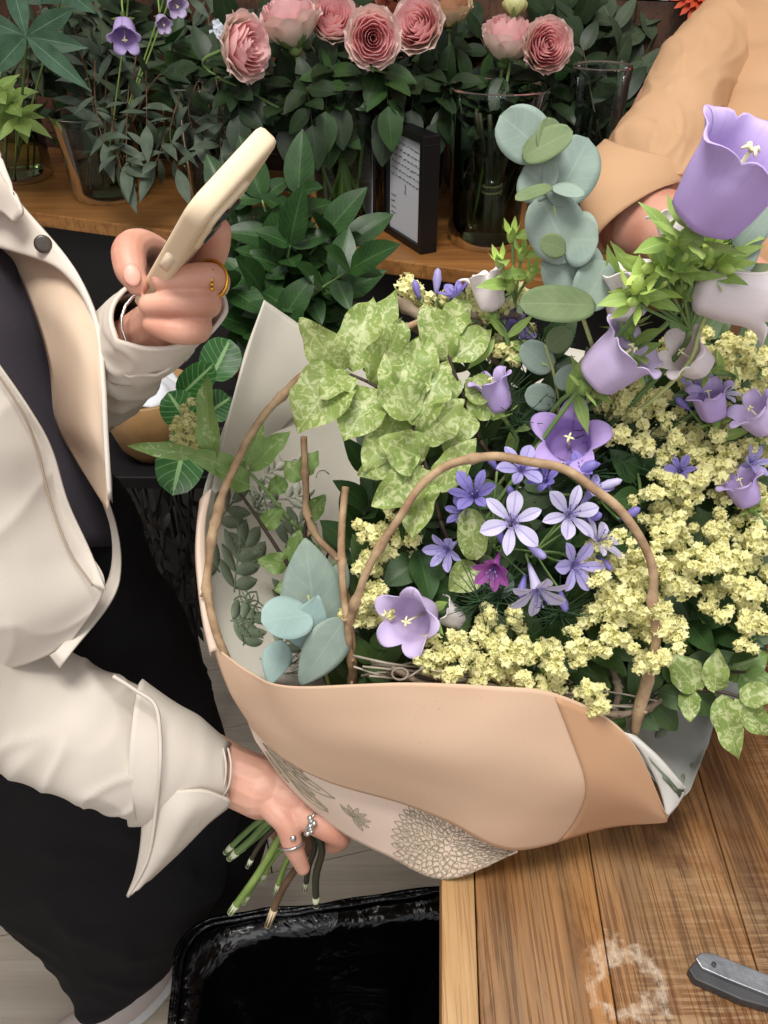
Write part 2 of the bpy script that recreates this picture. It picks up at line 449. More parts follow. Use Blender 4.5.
# ---------------------------------------------------------------- waste bin with liner
M['bin'] = plain('black_plastic', '#121214', .45)
n = NT('liner_film'); n.color('#08080a'); n.p.inputs['Roughness'].default_value = .16; n.p.inputs['Specular IOR Level'].default_value = .6
n.bump(n.noise(n.coord('Object', (1, 1, 1)), 8, 4, .5, 1.5), .5, .03); M['liner'] = n.mat
BZ = .45; c1 = on_z(187, 932, BZ); c2 = on_z(438, 897, BZ)
bx = (c2-c1); BW = bx.length+.06; bx.normalize(); by = V((bx.y, -bx.x, 0)); BD = .34
bc = c1+bx*(BW/2)+by*(BD/2); bc.z = 0
bn = thing('waste_bin', bc, 'black rectangular waste bin lined with a glossy black bag beside the table', 'bin')
def rrect(z, w_, d_, r_, n=8, wob=0, sd=0):
    out = []
    for k, (sx, sy) in enumerate(((1, 1), (-1, 1), (-1, -1), (1, -1))):
        for i in range(n+1):
            t = k*math.pi/2+i/n*math.pi/2
            p = bc+bx*(sx*(w_/2-r_)+math.cos(t)*r_)+by*(sy*(d_/2-r_)+math.sin(t)*r_)+V((0, 0, z))
            out.append(p)
    res = []
    L = len(out)
    for i in range(L):
        a_, b_ = out[i], out[(i+1) % L]
        seg = max(1, int((b_-a_).length/.012))
        for s_ in range(seg): res.append(a_.lerp(b_, s_/seg))
    if wob:
        res = [p+V((nz(p, 22, sd)*wob, nz(p, 22, sd+5)*wob, nz(V((p.x, p.y, 0)), 9, sd+9)*wob*1.6)) for p in res]
    return res
def ringstack(mb, rings, cap0=False):
    nn = min(len(r) for r in rings); rs = []
    for r in rings: rs.append([r[int(i*len(r)/nn)] for i in range(nn)])
    b = mb.grid(rs, close=True)
    if cap0: mb.face([b+i for i in range(nn)][::-1])
g = MB(); ringstack(g, [rrect(.002, BW-.09, BD-.09, .04), rrect(.42, BW-.012, BD-.012, .045), rrect(.435, BW-.004, BD-.004, .045), rrect(.435, BW-.02, BD-.02, .045), rrect(.012, BW-.105, BD-.105, .04)], True)
b_ = g.build('bin_body', M['bin'], bn)
g = MB()
prof = [(.30, .004, .002), (.345, .008, .004), (.38, .012, .005), (.41, .014, .005), (.43, .014, .004), (.444, .012, .002), (.449, .004, .001), (.448, -.008, .001), (.44, -.018, .003), (.42, -.022, .007), (.37, -.028, .012), (.30, -.036, .015), (.2, -.05, .018), (.1, -.08, .02), (.06, -.14, .02)]
ringstack(g, [rrect(z, BW+2*o_, BD+2*o_, .05, wob=wb, sd=i*.22) for i, (z, o_, wb) in enumerate(prof)])
lo = g.build('bin_liner', M['liner'], bn)
g = MB()
for k in range(3):
    rr_ = rrect(.452-.0035*k, BW+.012+.008*k, BD+.012+.008*k, .05, wob=.0035, sd=3+k); rr_.append(rr_[0]); g.tube(rr_, .0032, 6, cap=False)
g.build('rolled_rim', M['liner'], bn)
# ------------------------------------------------------------------ people: materials
n = NT('skin'); n.p.inputs['Roughness'].default_value = .5; v = n.coord('Object')
sk = n.mix(n.ramp(n.noise(v, 28, 3), [(.38, 0.0), (.66, 1.0)]), '#d3a08a', '#c08670'); n.color(sk)
n.p.inputs['Subsurface Weight'].default_value = .12; n.p.inputs['Subsurface Radius'].default_value = (.012, .005, .003); n.p.inputs['Subsurface Scale'].default_value = .5
n.bump(n.noise(v, 380, 3), .12, .0006); M['skin'] = n.mat
M['nail'] = plain('fingernail', '#cf9684', .45)
def cloth(name, c, c2, scale=900, rough=.85, bump=.12, trans=0):
    n = NT(name); n.p.inputs['Roughness'].default_value = rough; n.p.inputs['Specular IOR Level'].default_value = .2
    v = n.coord('Object'); col = n.mix(n.ramp(n.noise(v, 6, 3), [(.35, 0.0), (.7, 1.0)]), c, c2); n.color(col)
    wv = n.noise(n.coord('Object', (1, 1, .25)), scale, 2); n.bump(wv, bump, .001)
    if trans: n.translucent(col, trans)
    return n.mat
M['jacket'] = cloth('cream_twill', '#d2c9bd', '#c6bcaf')
M['jacket_in'] = cloth('beige_lining', '#c7b29b', '#b8a18a')
M['dress'] = cloth('black_linen', '#18171a', '#121113', 700, bump=.3)
M['bodice'] = cloth('lit_black_linen', '#3b373e', '#2e2b31', 700, bump=.4)  # the black dress cloth, lightened: light on the upper part put into colour
M['blue_cloth'] = cloth('pale_blue_lining', '#b9c4cf', '#a5b2bf')
M['tan_shirt'] = cloth('peach_knit', '#c09a76', '#b48d69', 900, bump=.15)
M['gold'] = plain('gold_metal', '#d6a443', .25, metal=1)
M['silver'] = plain('silver_metal', '#c9c9c6', .25, metal=1)
M['button'] = plain('dark_horn', '#4a4038', .35, '#2f2822', 90)
M['hair'] = plain('brown_hair', '#3a2719', .5, '#2a1b10', 120, bump=.5, bscale=200)
M['shoe'] = plain('pale_shoe', '#d9cbc3', .5, '#cfbfb6', 10)
M['shoe2'] = plain('white_sole', '#efeeea', .5)

def fine(mb, pieces):
    for kind, a, b in pieces:
        if kind == 'l': mb.tube(cr(A(*a), len(a)*4), b, 14); [mb.ball(at(*a[k]), b[k if k == 0 else -1], nu=14, nv=10) for k in (0, -1)]
        if kind == 'b': mb.ball(at(*a), b, nu=16, nv=12)
def head(mb, c, fwd, s=1.0):
    """skull, jaw, nose, ears, lips and eye sockets as one volume, c = centre of the head"""
    f_ = V(fwd).normalized(); u_ = V((0, 0, 1)); u_ = (u_-f_*u_.dot(f_)).normalized(); r_ = f_.cross(u_)
    P = lambda x, y, z: c+r_*x*s+f_*y*s+u_*z*s
    ax = (r_, f_, u_)
    mb.ball(P(0, -.008, .025), (.073*s, .092*s, .088*s), axes=ax, nu=24, nv=18)
    mb.ball(P(0, .022, -.045), (.056*s, .06*s, .062*s), axes=ax, nu=20, nv=14)
    mb.ball(P(0, .052, -.088), (.022*s, .02*s, .018*s), axes=ax)
    mb.tube([P(0, .082, .01), P(0, .1, -.02), P(0, .092, -.03)], [.008*s, .013*s, .01*s], 8)
    mb.ball(P(0, .078, -.055), (.022*s, .01*s, .008*s), axes=ax)
    for q in (-1, 1):
        mb.ball(P(q*.075, -.002, -.01), (.008*s, .02*s, .032*s), axes=ax)
        mb.ball(P(q*.03, .078, .005), (.015*s, .008*s, .009*s), axes=ax)
        mb.ball(P(q*.04, .055, -.03), (.02*s, .02*s, .02*s), axes=ax)
        mb.tube([P(q*.014, .085, .026), P(q*.05, .07, .028)], .006*s, 6)
def hair(c, fwd, parent, s=1.0, longh=True):
    f_ = V(fwd).normalized(); u_ = V((0, 0, 1)); r_ = f_.cross(u_).normalized(); g = []
    for i in range(15):
        ph = math.pi*.5-i/14*math.pi*(.82 if longh else .62)
        row = []
        for j in range(28):
            th = 2*math.pi*j/28; d = V((math.cos(th), math.sin(th), 0))
            fr = max(0, d.y)
            k = math.cos(ph); z = math.sin(ph)
            if fr > .3 and z < .35: z = .35+(z-.35)*.1*(1-fr); k = max(k, .9*math.cos(math.asin(.35)))
            p = c+(r_*d.x*.086+f_*(d.y*.1-.012))*k*s*(1+.03*math.sin(j*2.2))+u_*(z*.105+.022 if z > -.2 else (z+.2)*.25+.002)*s
            row.append(p)
        g.append(row)
    m = MB(); m.grid(g, close=True); return m.build('hair', M['hair'], parent, solid=.008)
def figure_bulk(mb, limbs, balls):
    for pts, r in limbs: mb.tube(cr(pts, len(pts)*3), r, 14)
    for c, r in balls: mb.ball(c, r, nu=20, nv=14)

# =================================================================== person at the left
p1 = thing('person', (-.38, .62, 0), 'person in a cream jacket and black dress holding up a phone, gripping the stems', 'person')
fm = MB()
# hand that holds the phone
fine(fm, [
 ('l', [(128, 352, .62), (150, 336, .585), (170, 322, .555), (182, 306, .545)], [.024, .022, .0215, .022]),
 ('b', (183, 296, .545), (.026, .020, .026)), ('b', (193, 290, .535), (.021, .018, .026)), ('b', (176, 285, .545), (.022, .018, .022)),
 ('l', [(178, 318, .53), (196, 326, .505), (190, 331, .49), (172, 330, .486), (152, 324, .487)], [.0125, .0105, .0086, .0080, .0062]),
 ('l', [(188, 306, .53), (206, 303, .502), (198, 303, .486), (172, 304, .480), (149, 305, .481)], [.0115, .0100, .0085, .0079, .0066]),
 ('l', [(192, 290, .53), (214, 283, .505), (207, 277, .486), (183, 278, .478), (163, 280, .477)], [.0115, .0102, .0088, .0080, .0068]),
 ('l', [(193, 276, .53), (206, 262, .512), (214, 246, .50), (217, 231, .49)], [.0125, .0110, .0100, .0090]),
 ('l', [(178, 290, .55), (160, 262, .535), (142, 248, .51), (130, 252, .492), (131, 270, .484), (137, 284, .483)], [.016, .0135, .0118, .0112, .0100, .0070]),
])
h1 = remeshed(fm, .0012, 3)
# hand that grips the stems
fm = MB()
fine(fm, [
 ('l', [(170, 750, .70), (205, 765, .70), (235, 777, .70), (262, 788, .695)], [.033, .0295, .0255, .0265]),
 ('b', (272, 790, .695), (.029, .021, .024)), ('b', (288, 800, .69), (.028, .020, .023)), ('b', (302, 806, .70), (.024, .018, .018)),
 ('l', [(288, 808, .685), (312, 820, .675), (330, 830, .672), (340, 838, .680), (333, 845, .70)], [.0135, .0115, .0105, .0095, .0075]),
 ('l', [(272, 806, .68), (286, 824, .672), (293, 846, .675), (303, 868, .685)], [.0125, .0100, .0088, .0062]),
 ('l', [(292, 802, .70), (312, 812, .70), (330, 822, .705), (326, 836, .72)], [.012, .0105, .0095, .007]),
 ('l', [(296, 798, .715), (318, 806, .722), (330, 818, .735), (318, 830, .745)], [.011, .0098, .0085, .0065]),
 ('l', [(265, 800, .72), (272, 822, .74), (290, 838, .75), (305, 842, .745)], [.013, .011, .0095, .007]),
])
h2 = remeshed(fm, .0012, 3)
bulk = MB()
sh_l = V((-.47, .66, 1.37)); sh_r = V((-.46, .32, 1.36))
figure_bulk(bulk, [
 ([sh_l, V((-.43, .72, 1.22)), at(52, 420, .83), at(98, 374, .71), at(138, 345, .605)], [.045, .036, .027, .024, .0225]),
 ([sh_r, V((-.44, .26, 1.2)), at(-60, 690, .62), at(60, 715, .68), at(200, 763, .70)], [.05, .045, .036, .034, .0285]),
 ([V((-.47, .5, 1.40)), V((-.45, .5, 1.53))], [.05, .045]),
 ([V((-.41, .58, .95)), V((-.44, .62, .55)), V((-.47, .66, .14))], [.08, .055, .035]),
 ([V((-.42, .74, .95)), V((-.42, .74, .55)), V((-.40, .72, .14))], [.08, .055, .035]),
], [(V((-.46, .49, 1.27)), (.085, .155, .18)), (V((-.43, .56, 1.07)), (.085, .13, .16)), (V((-.41, .62, .96)), (.09, .14, .12))])
hc = V((-.42, .5, 1.64)); head(bulk, hc, V((.9, .15, -.45)), 1.0)
bk = remeshed(bulk, .005, 6)
body = MB()
for q in (h1, h2, bk):
    b0 = len(body.v); body.v += q.v
    for f_ in q.f: body.face([b0+k for k in f_])
body.build('body', M['skin'], p1)
hair(hc, V((.9, .15, 0)), p1)
def nail(px, py, d, dirpx, w=.0052, L=.0085, parent=p1, lift=.0):
    c = at(px, py, d); t = (at(px+dirpx[0], py+dirpx[1], d)-c).normalized(); nn = (CAM-c).normalized(); nn = (nn-t*nn.dot(t)).normalized()
    m = MB(); m.ball(c, (L, w, .0016), axes=(t, t.cross(nn), nn), nu=12, nv=8); return m.build('fingernail', M['nail'], parent)
nail(132, 275, .4745, (3, 12), .0052, .0072)
# rings and bracelet
def ring(c, ax, r, t, mat, parent, name='ring'):
    ax = ax.normalized(); a_ = perp(ax); b_ = ax.cross(a_)
    pts = [c+(a_*math.cos(k/20*2*math.pi)+b_*math.sin(k/20*2*math.pi))*r for k in range(21)]
    m = MB(); m.tube(pts, t, 6, cap=False); return m, lambda m=m: m.build(name, mat, parent)
m_, b_ = ring(at(210, 280, .494), at(196, 277, .482)-at(213, 282, .502), .0118, .0011, M['gold'], p1)
for k in range(5): m_.ball(at(212, 271+k*4.5, .480), .0014)
b_()
m_, b_ = ring(at(313, 821, .6748), at(325, 828, .673)-at(305, 816, .678), .0126, .0013, M['silver'], p1)
for k in range(7): m_.ball(at(309+rnd.uniform(-3, 6), 818+k*2.6, .6585), (.0026, .0026, .0022))
b_()
m_, b_ = ring(at(292, 842, .6745), at(294, 850, .676)-at(291, 838, .674), .0108, .0012, M['silver'], p1); m_.ball(at(293, 838, .6645), .003); b_()
m_, b_ = ring(at(160, 329, .565), at(172, 320, .553)-at(150, 336, .585), .0275, .0011, M['silver'], p1, 'bracelet'); b_()

# ---- dress
dr = MB()
loft_px(dr, [(-210, 170, 10, 225, .70, .10), (-200, 270, 28, 270, .70, .10), (-190, 330, 46, 335, .695, .10), (-190, 400, 62, 400, .70, .10), (-150, 470, 90, 470, .715, .10), (-130, 540, 125, 545, .74, .10)],
        seg=5, wr=.004, ws=12, seed=1)
dress = dr.build('dress', M['bodice'], p1)
dr = MB()
loft_px(dr, [(-130, 450, 84, 452, .735, .09), (-125, 520, 128, 512, .76, .11), (-110, 600, 172, 604, .82, .12), (-105, 680, 203, 676, .88, .13), (-95, 760, 226, 745, .94, .11),
             (-70, 830, 238, 810, 1.0, .08), (-30, 880, 222, 876, 1.06, .06), (12, 925, 196, 926, 1.12, .05), (48, 962, 184, 950, 1.17, .045), (66, 990, 152, 984, 1.2, .04), (80, 1014, 116, 1010, 1.22, .03)],
        seg=8, wr=.014, ws=7, seed=5, n=80)
dr.build('skirt', M['dress'], dress)
dr = MB()
loft_px(dr, [(90, 560, 172, 590, 1.0, .07), (110, 680, 196, 690, 1.05, .07), (125, 760, 230, 770, 1.1, .08), (140, 820, 264, 815, 1.14, .09), (150, 868, 260, 860, 1.18, .08), (160, 905, 236, 905, 1.22, .07), (172, 928, 208, 925, 1.25, .05)],
        seg=4, wr=.006, ws=9, seed=8)
dr.build('skirt_fold', M['dress'], dress)

# ---- jacket
def sheet(rows, nr, nc, wr=.002, ws=14, seed=0):
    g, S = patch([A(*r) for r in rows], nr, nc)
    g = [[p+(CAM-p).normalized()*(folds(p, ws, seed))*wr for p in r] for r in g]
    m = MB(); m.grid(g); return m, S
# far front panel with lapel
m, S = sheet([[(-70, 120, .67), (-30, 150, .66), (0, 178, .655)],
              [(-60, 200, .67), (-5, 205, .655), (22, 207, .64)],
              [(-40, 232, .68), (20, 246, .655), (64, 258, .63)],
              [(10, 262, .69), (50, 275, .645), (85, 292, .605)],
              [(34, 310, .66), (68, 325, .59), (97, 335, .575)],
              [(50, 365, .63), (80, 372, .575), (102, 385, .562)],
              [(56, 420, .67), (84, 428, .58), (105, 435, .565)],
              [(72, 452, .66), (93, 462, .60), (108, 468, .57)],
              [(102, 500, .60), (105, 505, .59), (108, 510, .58)]], 60, 16, .003, 14, 3)
far = m.build('jacket', M['jacket_in'], p1, solid=.002)
m, S = sheet([[(-60, 110, .65), (-28, 148, .64), (2, 178, .635)],
              [(-70, 190, .65), (-14, 196, .64), (23, 206, .628)],
              [(-60, 228, .65), (14, 246, .635), (66, 256, .615)],
              [(8, 246, .65), (50, 262, .625), (86, 290, .595)],
              [(62, 268, .635), (80, 288, .605), (99, 330, .575)],
              [(84, 300, .61), (92, 330, .585), (104, 385, .56)],
              [(93, 345, .585), (98, 375, .57), (106, 430, .56)],
              [(104, 440, .57), (106, 460, .565), (110, 500, .565)]], 50, 14, .0022, 16, 4)
m.build('lapel', M['jacket'], far, solid=.003)
pc = at(43, 244, .6155)
m = MB(); nb = (CAM-pc).normalized(); m.tube([pc-nb*.003, pc-nb*.0, pc+nb*.001, pc+nb*.0012], [.0068, .0068, .006, .0045], 20); m.build('button', M['button'], far)
m = MB()
for a_, b__ in (((26, 186), (100, 328)), ):
    pass
# collar edge
m, S = sheet([[(-40, 100, .625), (-5, 140, .615), (-2, 170, .61)], [(-40, 170, .62), (0, 180, .61), (22, 208, .605)], [(-30, 215, .625), (-2, 212, .62), (14, 222, .61)]], 14, 12, .001, 10, 1)
m.build('collar', M['jacket'], far, solid=.003)
# pale lining strip and hem that show behind
m, S = sheet([[(48, 432, .725), (64, 428, .725), (80, 420, .725)], [(70, 470, .73), (90, 462, .727), (108, 462, .72)], [(92, 510, .735), (102, 505, .735), (112, 500, .73)], [(101, 545, .735), (106, 540, .735), (112, 535, .73)]], 20, 8, .001)
m.build('lining', M['blue_cloth'], far, solid=.0015)
m, S = sheet([[(98, 490, .70), (104, 488, .70)], [(111, 530, .69), (117, 528, .69)], [(111, 570, .67), (121, 567, .67)], [(96, 602, .64), (112, 600, .64)], [(62, 645, .60), (72, 652, .60)], [(50, 655, .60), (60, 668, .60)]], 30, 6, .001)
m.build('hem', M['jacket'], far, solid=.002)
# near front panel
m, S = sheet([[(-160, 250, 0.485), (-90, 300, 0.495), (-40, 330, 0.513), (-12, 352, 0.530)],
              [(-160, 330, 0.485), (-80, 360, 0.500), (-20, 385, 0.523), (28, 408, 0.550)],
              [(-160, 400, 0.495), (-70, 430, 0.510), (0, 445, 0.533), (50, 448, 0.570)],
              [(-160, 470, 0.515), (-60, 490, 0.525), (10, 500, 0.551), (66, 502, 0.590)],
              [(-160, 540, 0.526), (-60, 555, 0.536), (20, 560, 0.562), (88, 550, 0.601)],
              [(-160, 600, 0.540), (-50, 620, 0.550), (30, 620, 0.573), (104, 588, 0.605)],
              [(-160, 690, 0.565), (-50, 680, 0.575), (20, 665, 0.593), (68, 645, 0.605)]], 110, 80, .006, 11, 7)
nf = m.build('front_panel', M['jacket_in'], far, solid=.0025)
nf.data.materials.clear(); nf.data.materials.append(M['jacket'])
# stitched front band on the near panel
m, S = sheet([[(-16, 352, .524), (-8, 354, .525)], [(22, 408, .545), (30, 410, .545)], [(38, 448, .565), (52, 450, .565)], [(51, 500, .585), (68, 502, .585)], [(70, 550, .600), (90, 550, .600)], [(93, 585, .600), (106, 590, .600)]], 40, 8, .0012)
m.build('front_band', M['jacket'], far, solid=.002)
m = MB(); m.tube(cr(A((-18, 352, .515), (20, 408, .536), (37, 448, .555), (50, 500, .573), (69, 550, .583), (93, 586, .588)), 60), .0009, 6); m.build('seam', plain('seam_thread', '#a18f7b', .8), far)
# near sleeve
m = MB()
loft_px(m, [(-150, 470, -130, 760, .56, .07), (-70, 550, -70, 755, .57, .07), (0, 596, 0, 764, .60, .062), (28, 618, 34, 776, .625, .06), (48, 645, 64, 785, .64, .058), (82, 667, 92, 795, .655, .055), (118, 682, 118, 808, .665, .052), (160, 706, 146, 815, .675, .045)],
        seg=16, n=110, wr=.007, ws=17, seed=12)
m.build('sleeve', M['jacket'], far)
# open turned cuff with its hanging corner
def ringloft(rings, nn=30, wr=.002, ws=18, seed=0, seg=4):
    """rings: (cx,cy,d, ax,ay,ad, bx,by,bd): centre and two half-axes in px / depth"""
    C = cr([at(r[0], r[1], r[2]) for r in rings], (len(rings)-1)*seg+1)
    a_ = cr([at(r[0]+r[3], r[1]+r[4], r[2]+r[5])-at(*r[:3]) for r in rings], len(C)); b_ = cr([at(r[0]+r[6], r[1]+r[7], r[2]+r[8])-at(*r[:3]) for r in rings], len(C))
    g = []
    for c, a, b in zip(C, a_, b_):
        row = []
        for j in range(nn):
            d = a*math.cos(2*math.pi*j/nn)+b*math.sin(2*math.pi*j/nn); p = c+d
            row.append(p+d.normalized()*(folds(p, ws, seed)*wr))
        g.append(row)
    m = MB(); m.grid(g, close=True); return m
m = ringloft([(136, 752, .672, 6, -72, 0, 6, 0, .05), (166, 762, .675, 4, -62, 0, 6, 0, .045), (200, 767, .685, 1, -48, 0, 6, 0, .04), (232, 774, .695, -2, -30, 0, 6, 0, .032)], 40, .002, 20, 2, 6)
m.build('cuff', M['jacket'], far, solid=.003)
m, S = sheet([[(142, 800, .66), (156, 790, .645), (178, 790, .64), (205, 790, .645), (230, 800, .66)],
              [(143, 825, .66), (156, 820, .648), (180, 815, .64), (205, 805, .65), (228, 806, .665)],
              [(141, 850, .662), (152, 848, .652), (170, 842, .648), (188, 830, .655), (208, 822, .668)],
              [(136, 875, .664), (144, 872, .656), (156, 866, .655), (168, 858, .66), (180, 850, .67)],
              [(128, 896, .666), (132, 894, .662), (138, 888, .66), (144, 882, .663), (150, 878, .67)]], 36, 26, .003, 14, 9)
m.build('cuff_flap', M['jacket'], far, solid=.0035)
m = MB(); m.tube(cr(A((113, 676, .615), (135, 690, .618), (155, 705, .62), (160, 735, .619), (160, 770, .62), (156, 810, .637), (150, 850, .647), (142, 872, .652), (128, 896, .66)), 60), .0016, 6); m.build('seam', M['jacket'], far)
for k in (0, 5): 
    m = MB(); m.tube(cr(A((228-k, 748, .668), (231-k, 765, .663), (229-k, 785, .662), (221-k, 800, .668)), 30), .0009, 6); m.build('seam', M['jacket'], far)
# sleeve of the raised arm
m = ringloft([(20, 440, .84, 40, -50, 0, 30, 30, -.03), (66, 408, .80, 34, -34, 0, 30, 28, -.02), (101, 374, .715, 32, -32, 0, 36, 32, -.03), (126, 346, .615, 40, -34, 0, 34, 31, -.03), (143, 329, .575, 41, -29, 0, 30, 31, -.03)], 110, .0085, 20, 3, 16)
m.build('sleeve', M['jacket'], far, solid=.002)
m = ringloft([(134, 338, .592, 43, -32, 0, 33, 33, -.03), (150, 323, .568, 46, -28, 0, 30, 33, -.03), (165, 308, .545, 50, -22, 0, 26, 31, -.03)], 90, .005, 22, 6, 10)
m.build('cuff', M['jacket'], far, solid=.0028)
# shoes
for sx, (px, py) in enumerate(((160, 972), (108, 1012))):
    c = on_z(px, py, .035); t = (on_z(px+34, py-26, .035)-c).normalized(); s_ = V((t.y, -t.x, 0))
    m = MB(); m.ball(c-t*.07, (.095, .037, .03), axes=(t, s_, V((0, 0, 1))), nu=20, nv=10); sho = m.build('shoe', M['shoe'], p1)
    m = MB(); m.lathe([(.001, .0), (.98, .0), (1.0, .5), (.98, 1), (.001, 1)], 24, c=c-t*.07-V((0, 0, .034)), axes=(t*.098, s_*.04, V((0, 0, .014)))); m.build('sole', M['shoe2'], sho)

# =================================================================== phone
ph0 = at(137, 313, .52); ph1 = at(197, 212, .402); L_ = (ph1-ph0); PL = L_.length; L_.normalize()
mid = (ph0+ph1)/2; tow = (CAM-mid).normalized(); w0 = (tow-L_*tow.dot(L_)).normalized(); n0 = L_.cross(w0)
if n0.x < 0: n0 = -n0
dl = R(9); nb = n0*math.cos(dl)+w0*math.sin(dl); ww = w0*math.cos(dl)-n0*math.sin(dl)
PWD = .075; PT = .0125; pc = mid-ww*(PWD/2)
phn = thing('phone', pc, 'phone in a cream silicone case held up in the left hand', 'phone')
M['case'] = plain('cream_silicone', '#dfcbae', .6, '#d9c4a4', 10)
M['camglass'] = plain('lens_glass', '#17181a', .12)
M['screen'] = plain('phone_screen', '#101216', .1)
def rbox(hw, hl, hr, z0, z1, inset=.003, n=7):
    m = MB(); rings = []
    for z, ins in ((z0, inset), (z0+inset*.3, inset*.3), (z0+inset, 0), (z1-inset, 0), (z1-inset*.3, inset*.3), (z1, inset)):
        ring_ = []
        for k, (sx, sy) in enumerate(((1, 1), (-1, 1), (-1, -1), (1, -1))):
            for i in range(n+1):
                t = k*math.pi/2+i/n*math.pi/2
                ring_.append((sx*(hw-hr)+math.cos(t)*(hr-ins), sy*(hl-hr)+math.sin(t)*(hr-ins), z))
        rings.append(ring_)
    return rings
def place_box(m, rings, off=(0, 0)):
    g = [[pc+ww*(x+off[0])+L_*(y+off[1])+nb*z for x, y, z in r] for r in rings]
    b = m.grid(g, close=True); k = len(g[0])
    m.face([b+i for i in range(k)][::-1]); m.face([b+(len(g)-1)*k+i for i in range(k)])
m = MB(); place_box(m, rbox(PWD/2, PL/2, .013, -PT/2, PT/2, .003)); cs = m.build('case', M['case'], phn)
m = MB(); place_box(m, rbox(PWD/2-.004, PL/2-.004, .010, -PT/2-.0004, -PT/2+.0004, .0001)); m.build('screen', M['screen'], phn)
m = MB(); place_box(m, rbox(.019, .019, .008, PT/2-.001, PT/2+.0028, .001), (.0125, PL/2-.025)); cb = m.build('camera_bump', M['case'], phn)
for q, (a_, b_) in enumerate(((.020, PL/2-.033), (.020, PL/2-.017), (.005, PL/2-.025))):
    m = MB(); c = pc+ww*a_+L_*b_+nb*(PT/2+.002); m.tube([c, c+nb*.0022, c+nb*.0024], [.0072, .0072, .006], 20); m.build('lens', M['camglass'], cb)
m = MB(); c = pc+ww*(PWD/2)+L_*.010
m.grid([[c+L_*(math.cos(t)*.0035+(.006 if math.cos(t) > 0 else -.006))*1.0+nb*math.sin(t)*.0032+ww*h_ for t in [k/20*2*math.pi for k in range(20)]] for h_ in (-.0005, .0008)], close=True)
m.face([20+i for i in range(20)]); m.build('side_button', plain('case_button', '#d8c5ab', .5), phn)

# =================================================================== person behind the table, right
p2 = thing('person', (.62, .93, 0), 'person in a rolled-sleeve peach shirt standing behind the bouquet', 'person')
fm = MB()
S2 = at(735, 45, 1.03)
fm.tube(cr([S2, at(680, 100, 1.0), at(640, 190, .96), at(632, 225, .93)], 14), [.05, .05, .047, .045], 20)
fm.ball(at(640, 222, .945), .047, nu=20, nv=14)
fm.tube(cr(A((640, 222, .94), (680, 240, .90), (725, 275, .86), (770, 300, .84), (795, 310, .83)), 16), [.046, .043, .036, .027, .024], 20)
hp = at(815, 318, .82); fm.ball(hp, (.04, .03, .02), nu=16, nv=12)
for k in range(4):
    q = hp+V((.03, (k-1.5)*.017, -.002)); fm.tube(cr([q, q+V((.025, 0, -.004)), q+V((.04, 0, -.022)), q+V((.036, 0, -.036))], 9), [.009, .0085, .008, .0065], 10)
fm.tube(cr([hp+V((-.01, -.02, 0)), hp+V((.01, -.045, -.01)), hp+V((.03, -.052, -.02))], 7), [.011, .010, .0075], 10)
fm.tube([V((.62, .93, 1.3)), V((.62, .92, 1.5))], [.06, .05], 16)
fm.ball(V((.62, .93, 1.2)), (.14, .065, .2), nu=20, nv=14); fm.ball(V((.62, .93, .95)), (.13, .07, .15), nu=20, nv=14)
for q in (-1, 1): fm.tube([V((.62+q*.085, .93, .95)), V((.62+q*.09, .93, .5)), V((.62+q*.09, .93, .07))], [.085, .06, .04], 14)
fm.tube(cr([V((.76, .93, 1.36)), V((.84, .9, 1.15)), V((.8, .78, 1.02))], 9), [.05, .042, .03], 14)
h2c = V((.62, .89, 1.6)); head(fm, h2c, V((-.3, -1, -.4)))
q = remeshed(fm, .0042, 5); q.build('body', M['skin'], p2); hair(h2c, V((-.3, -1, 0)), p2)
m = MB()
loft_px(m, [(690, -150, 900, -120, 1.0, .05), (716, -60, 960, -60, 1.0, .08), (712, 40, 965, 40, .995, .085), (706, 130, 965, 130, .99, .085), (698, 230, 960, 230, .985, .085), (700, 330, 950, 330, .985, .085), (705, 450, 950, 450, .99, .08)], n=110, seg=18, wr=.007, ws=18, seed=21)
shirt = m.build('shirt', M['tan_shirt'], p2)
m = MB()
loft_px(m, [(752, -40, 830, 40, 1.03, .055), (705, 4, 770, 90, 1.01, .058), (664, 48, 724, 118, .99, .058), (640, 96, 712, 142, .97, .058), (612, 138, 708, 160, .955, .058), (612, 166, 704, 178, .95, .054), (622, 190, 692, 192, .945, .045)], n=120, seg=20, wr=.0045, ws=27, seed=25)
m.build('sleeve', M['tan_shirt'], shirt)
m = ringloft([(657, 152, .955, 50, 12, 0, -4, 2, -.058), (646, 170, .95, 58, 8, 0, -6, -2, -.060), (640, 192, .945, 58, -8, 0, -8, -8, -.060), (645, 218, .94, 51, -34, 0, -12, -14, -.055)], 44, .002, 16, 3, 6)
m.build('cuff', M['tan_shirt'], shirt, solid=.004)
# dark trousers of the person behind
m = MB()
for q in (-1, 1): m.tube(cr([V((.62+q*.07, .93, 1.0)), V((.62+q*.09, .93, .5)), V((.62+q*.09, .93, .09))], 12), [.085, .08, .07], 16)
m.build('trousers', M['dress'], p2)
for q in (-1, 1):
    m = MB(); m.ball(V((.62+q*.09, .88, .045)), (.045, .13, .045), nu=18, nv=10); m.build('shoe', M['dress'], p2)
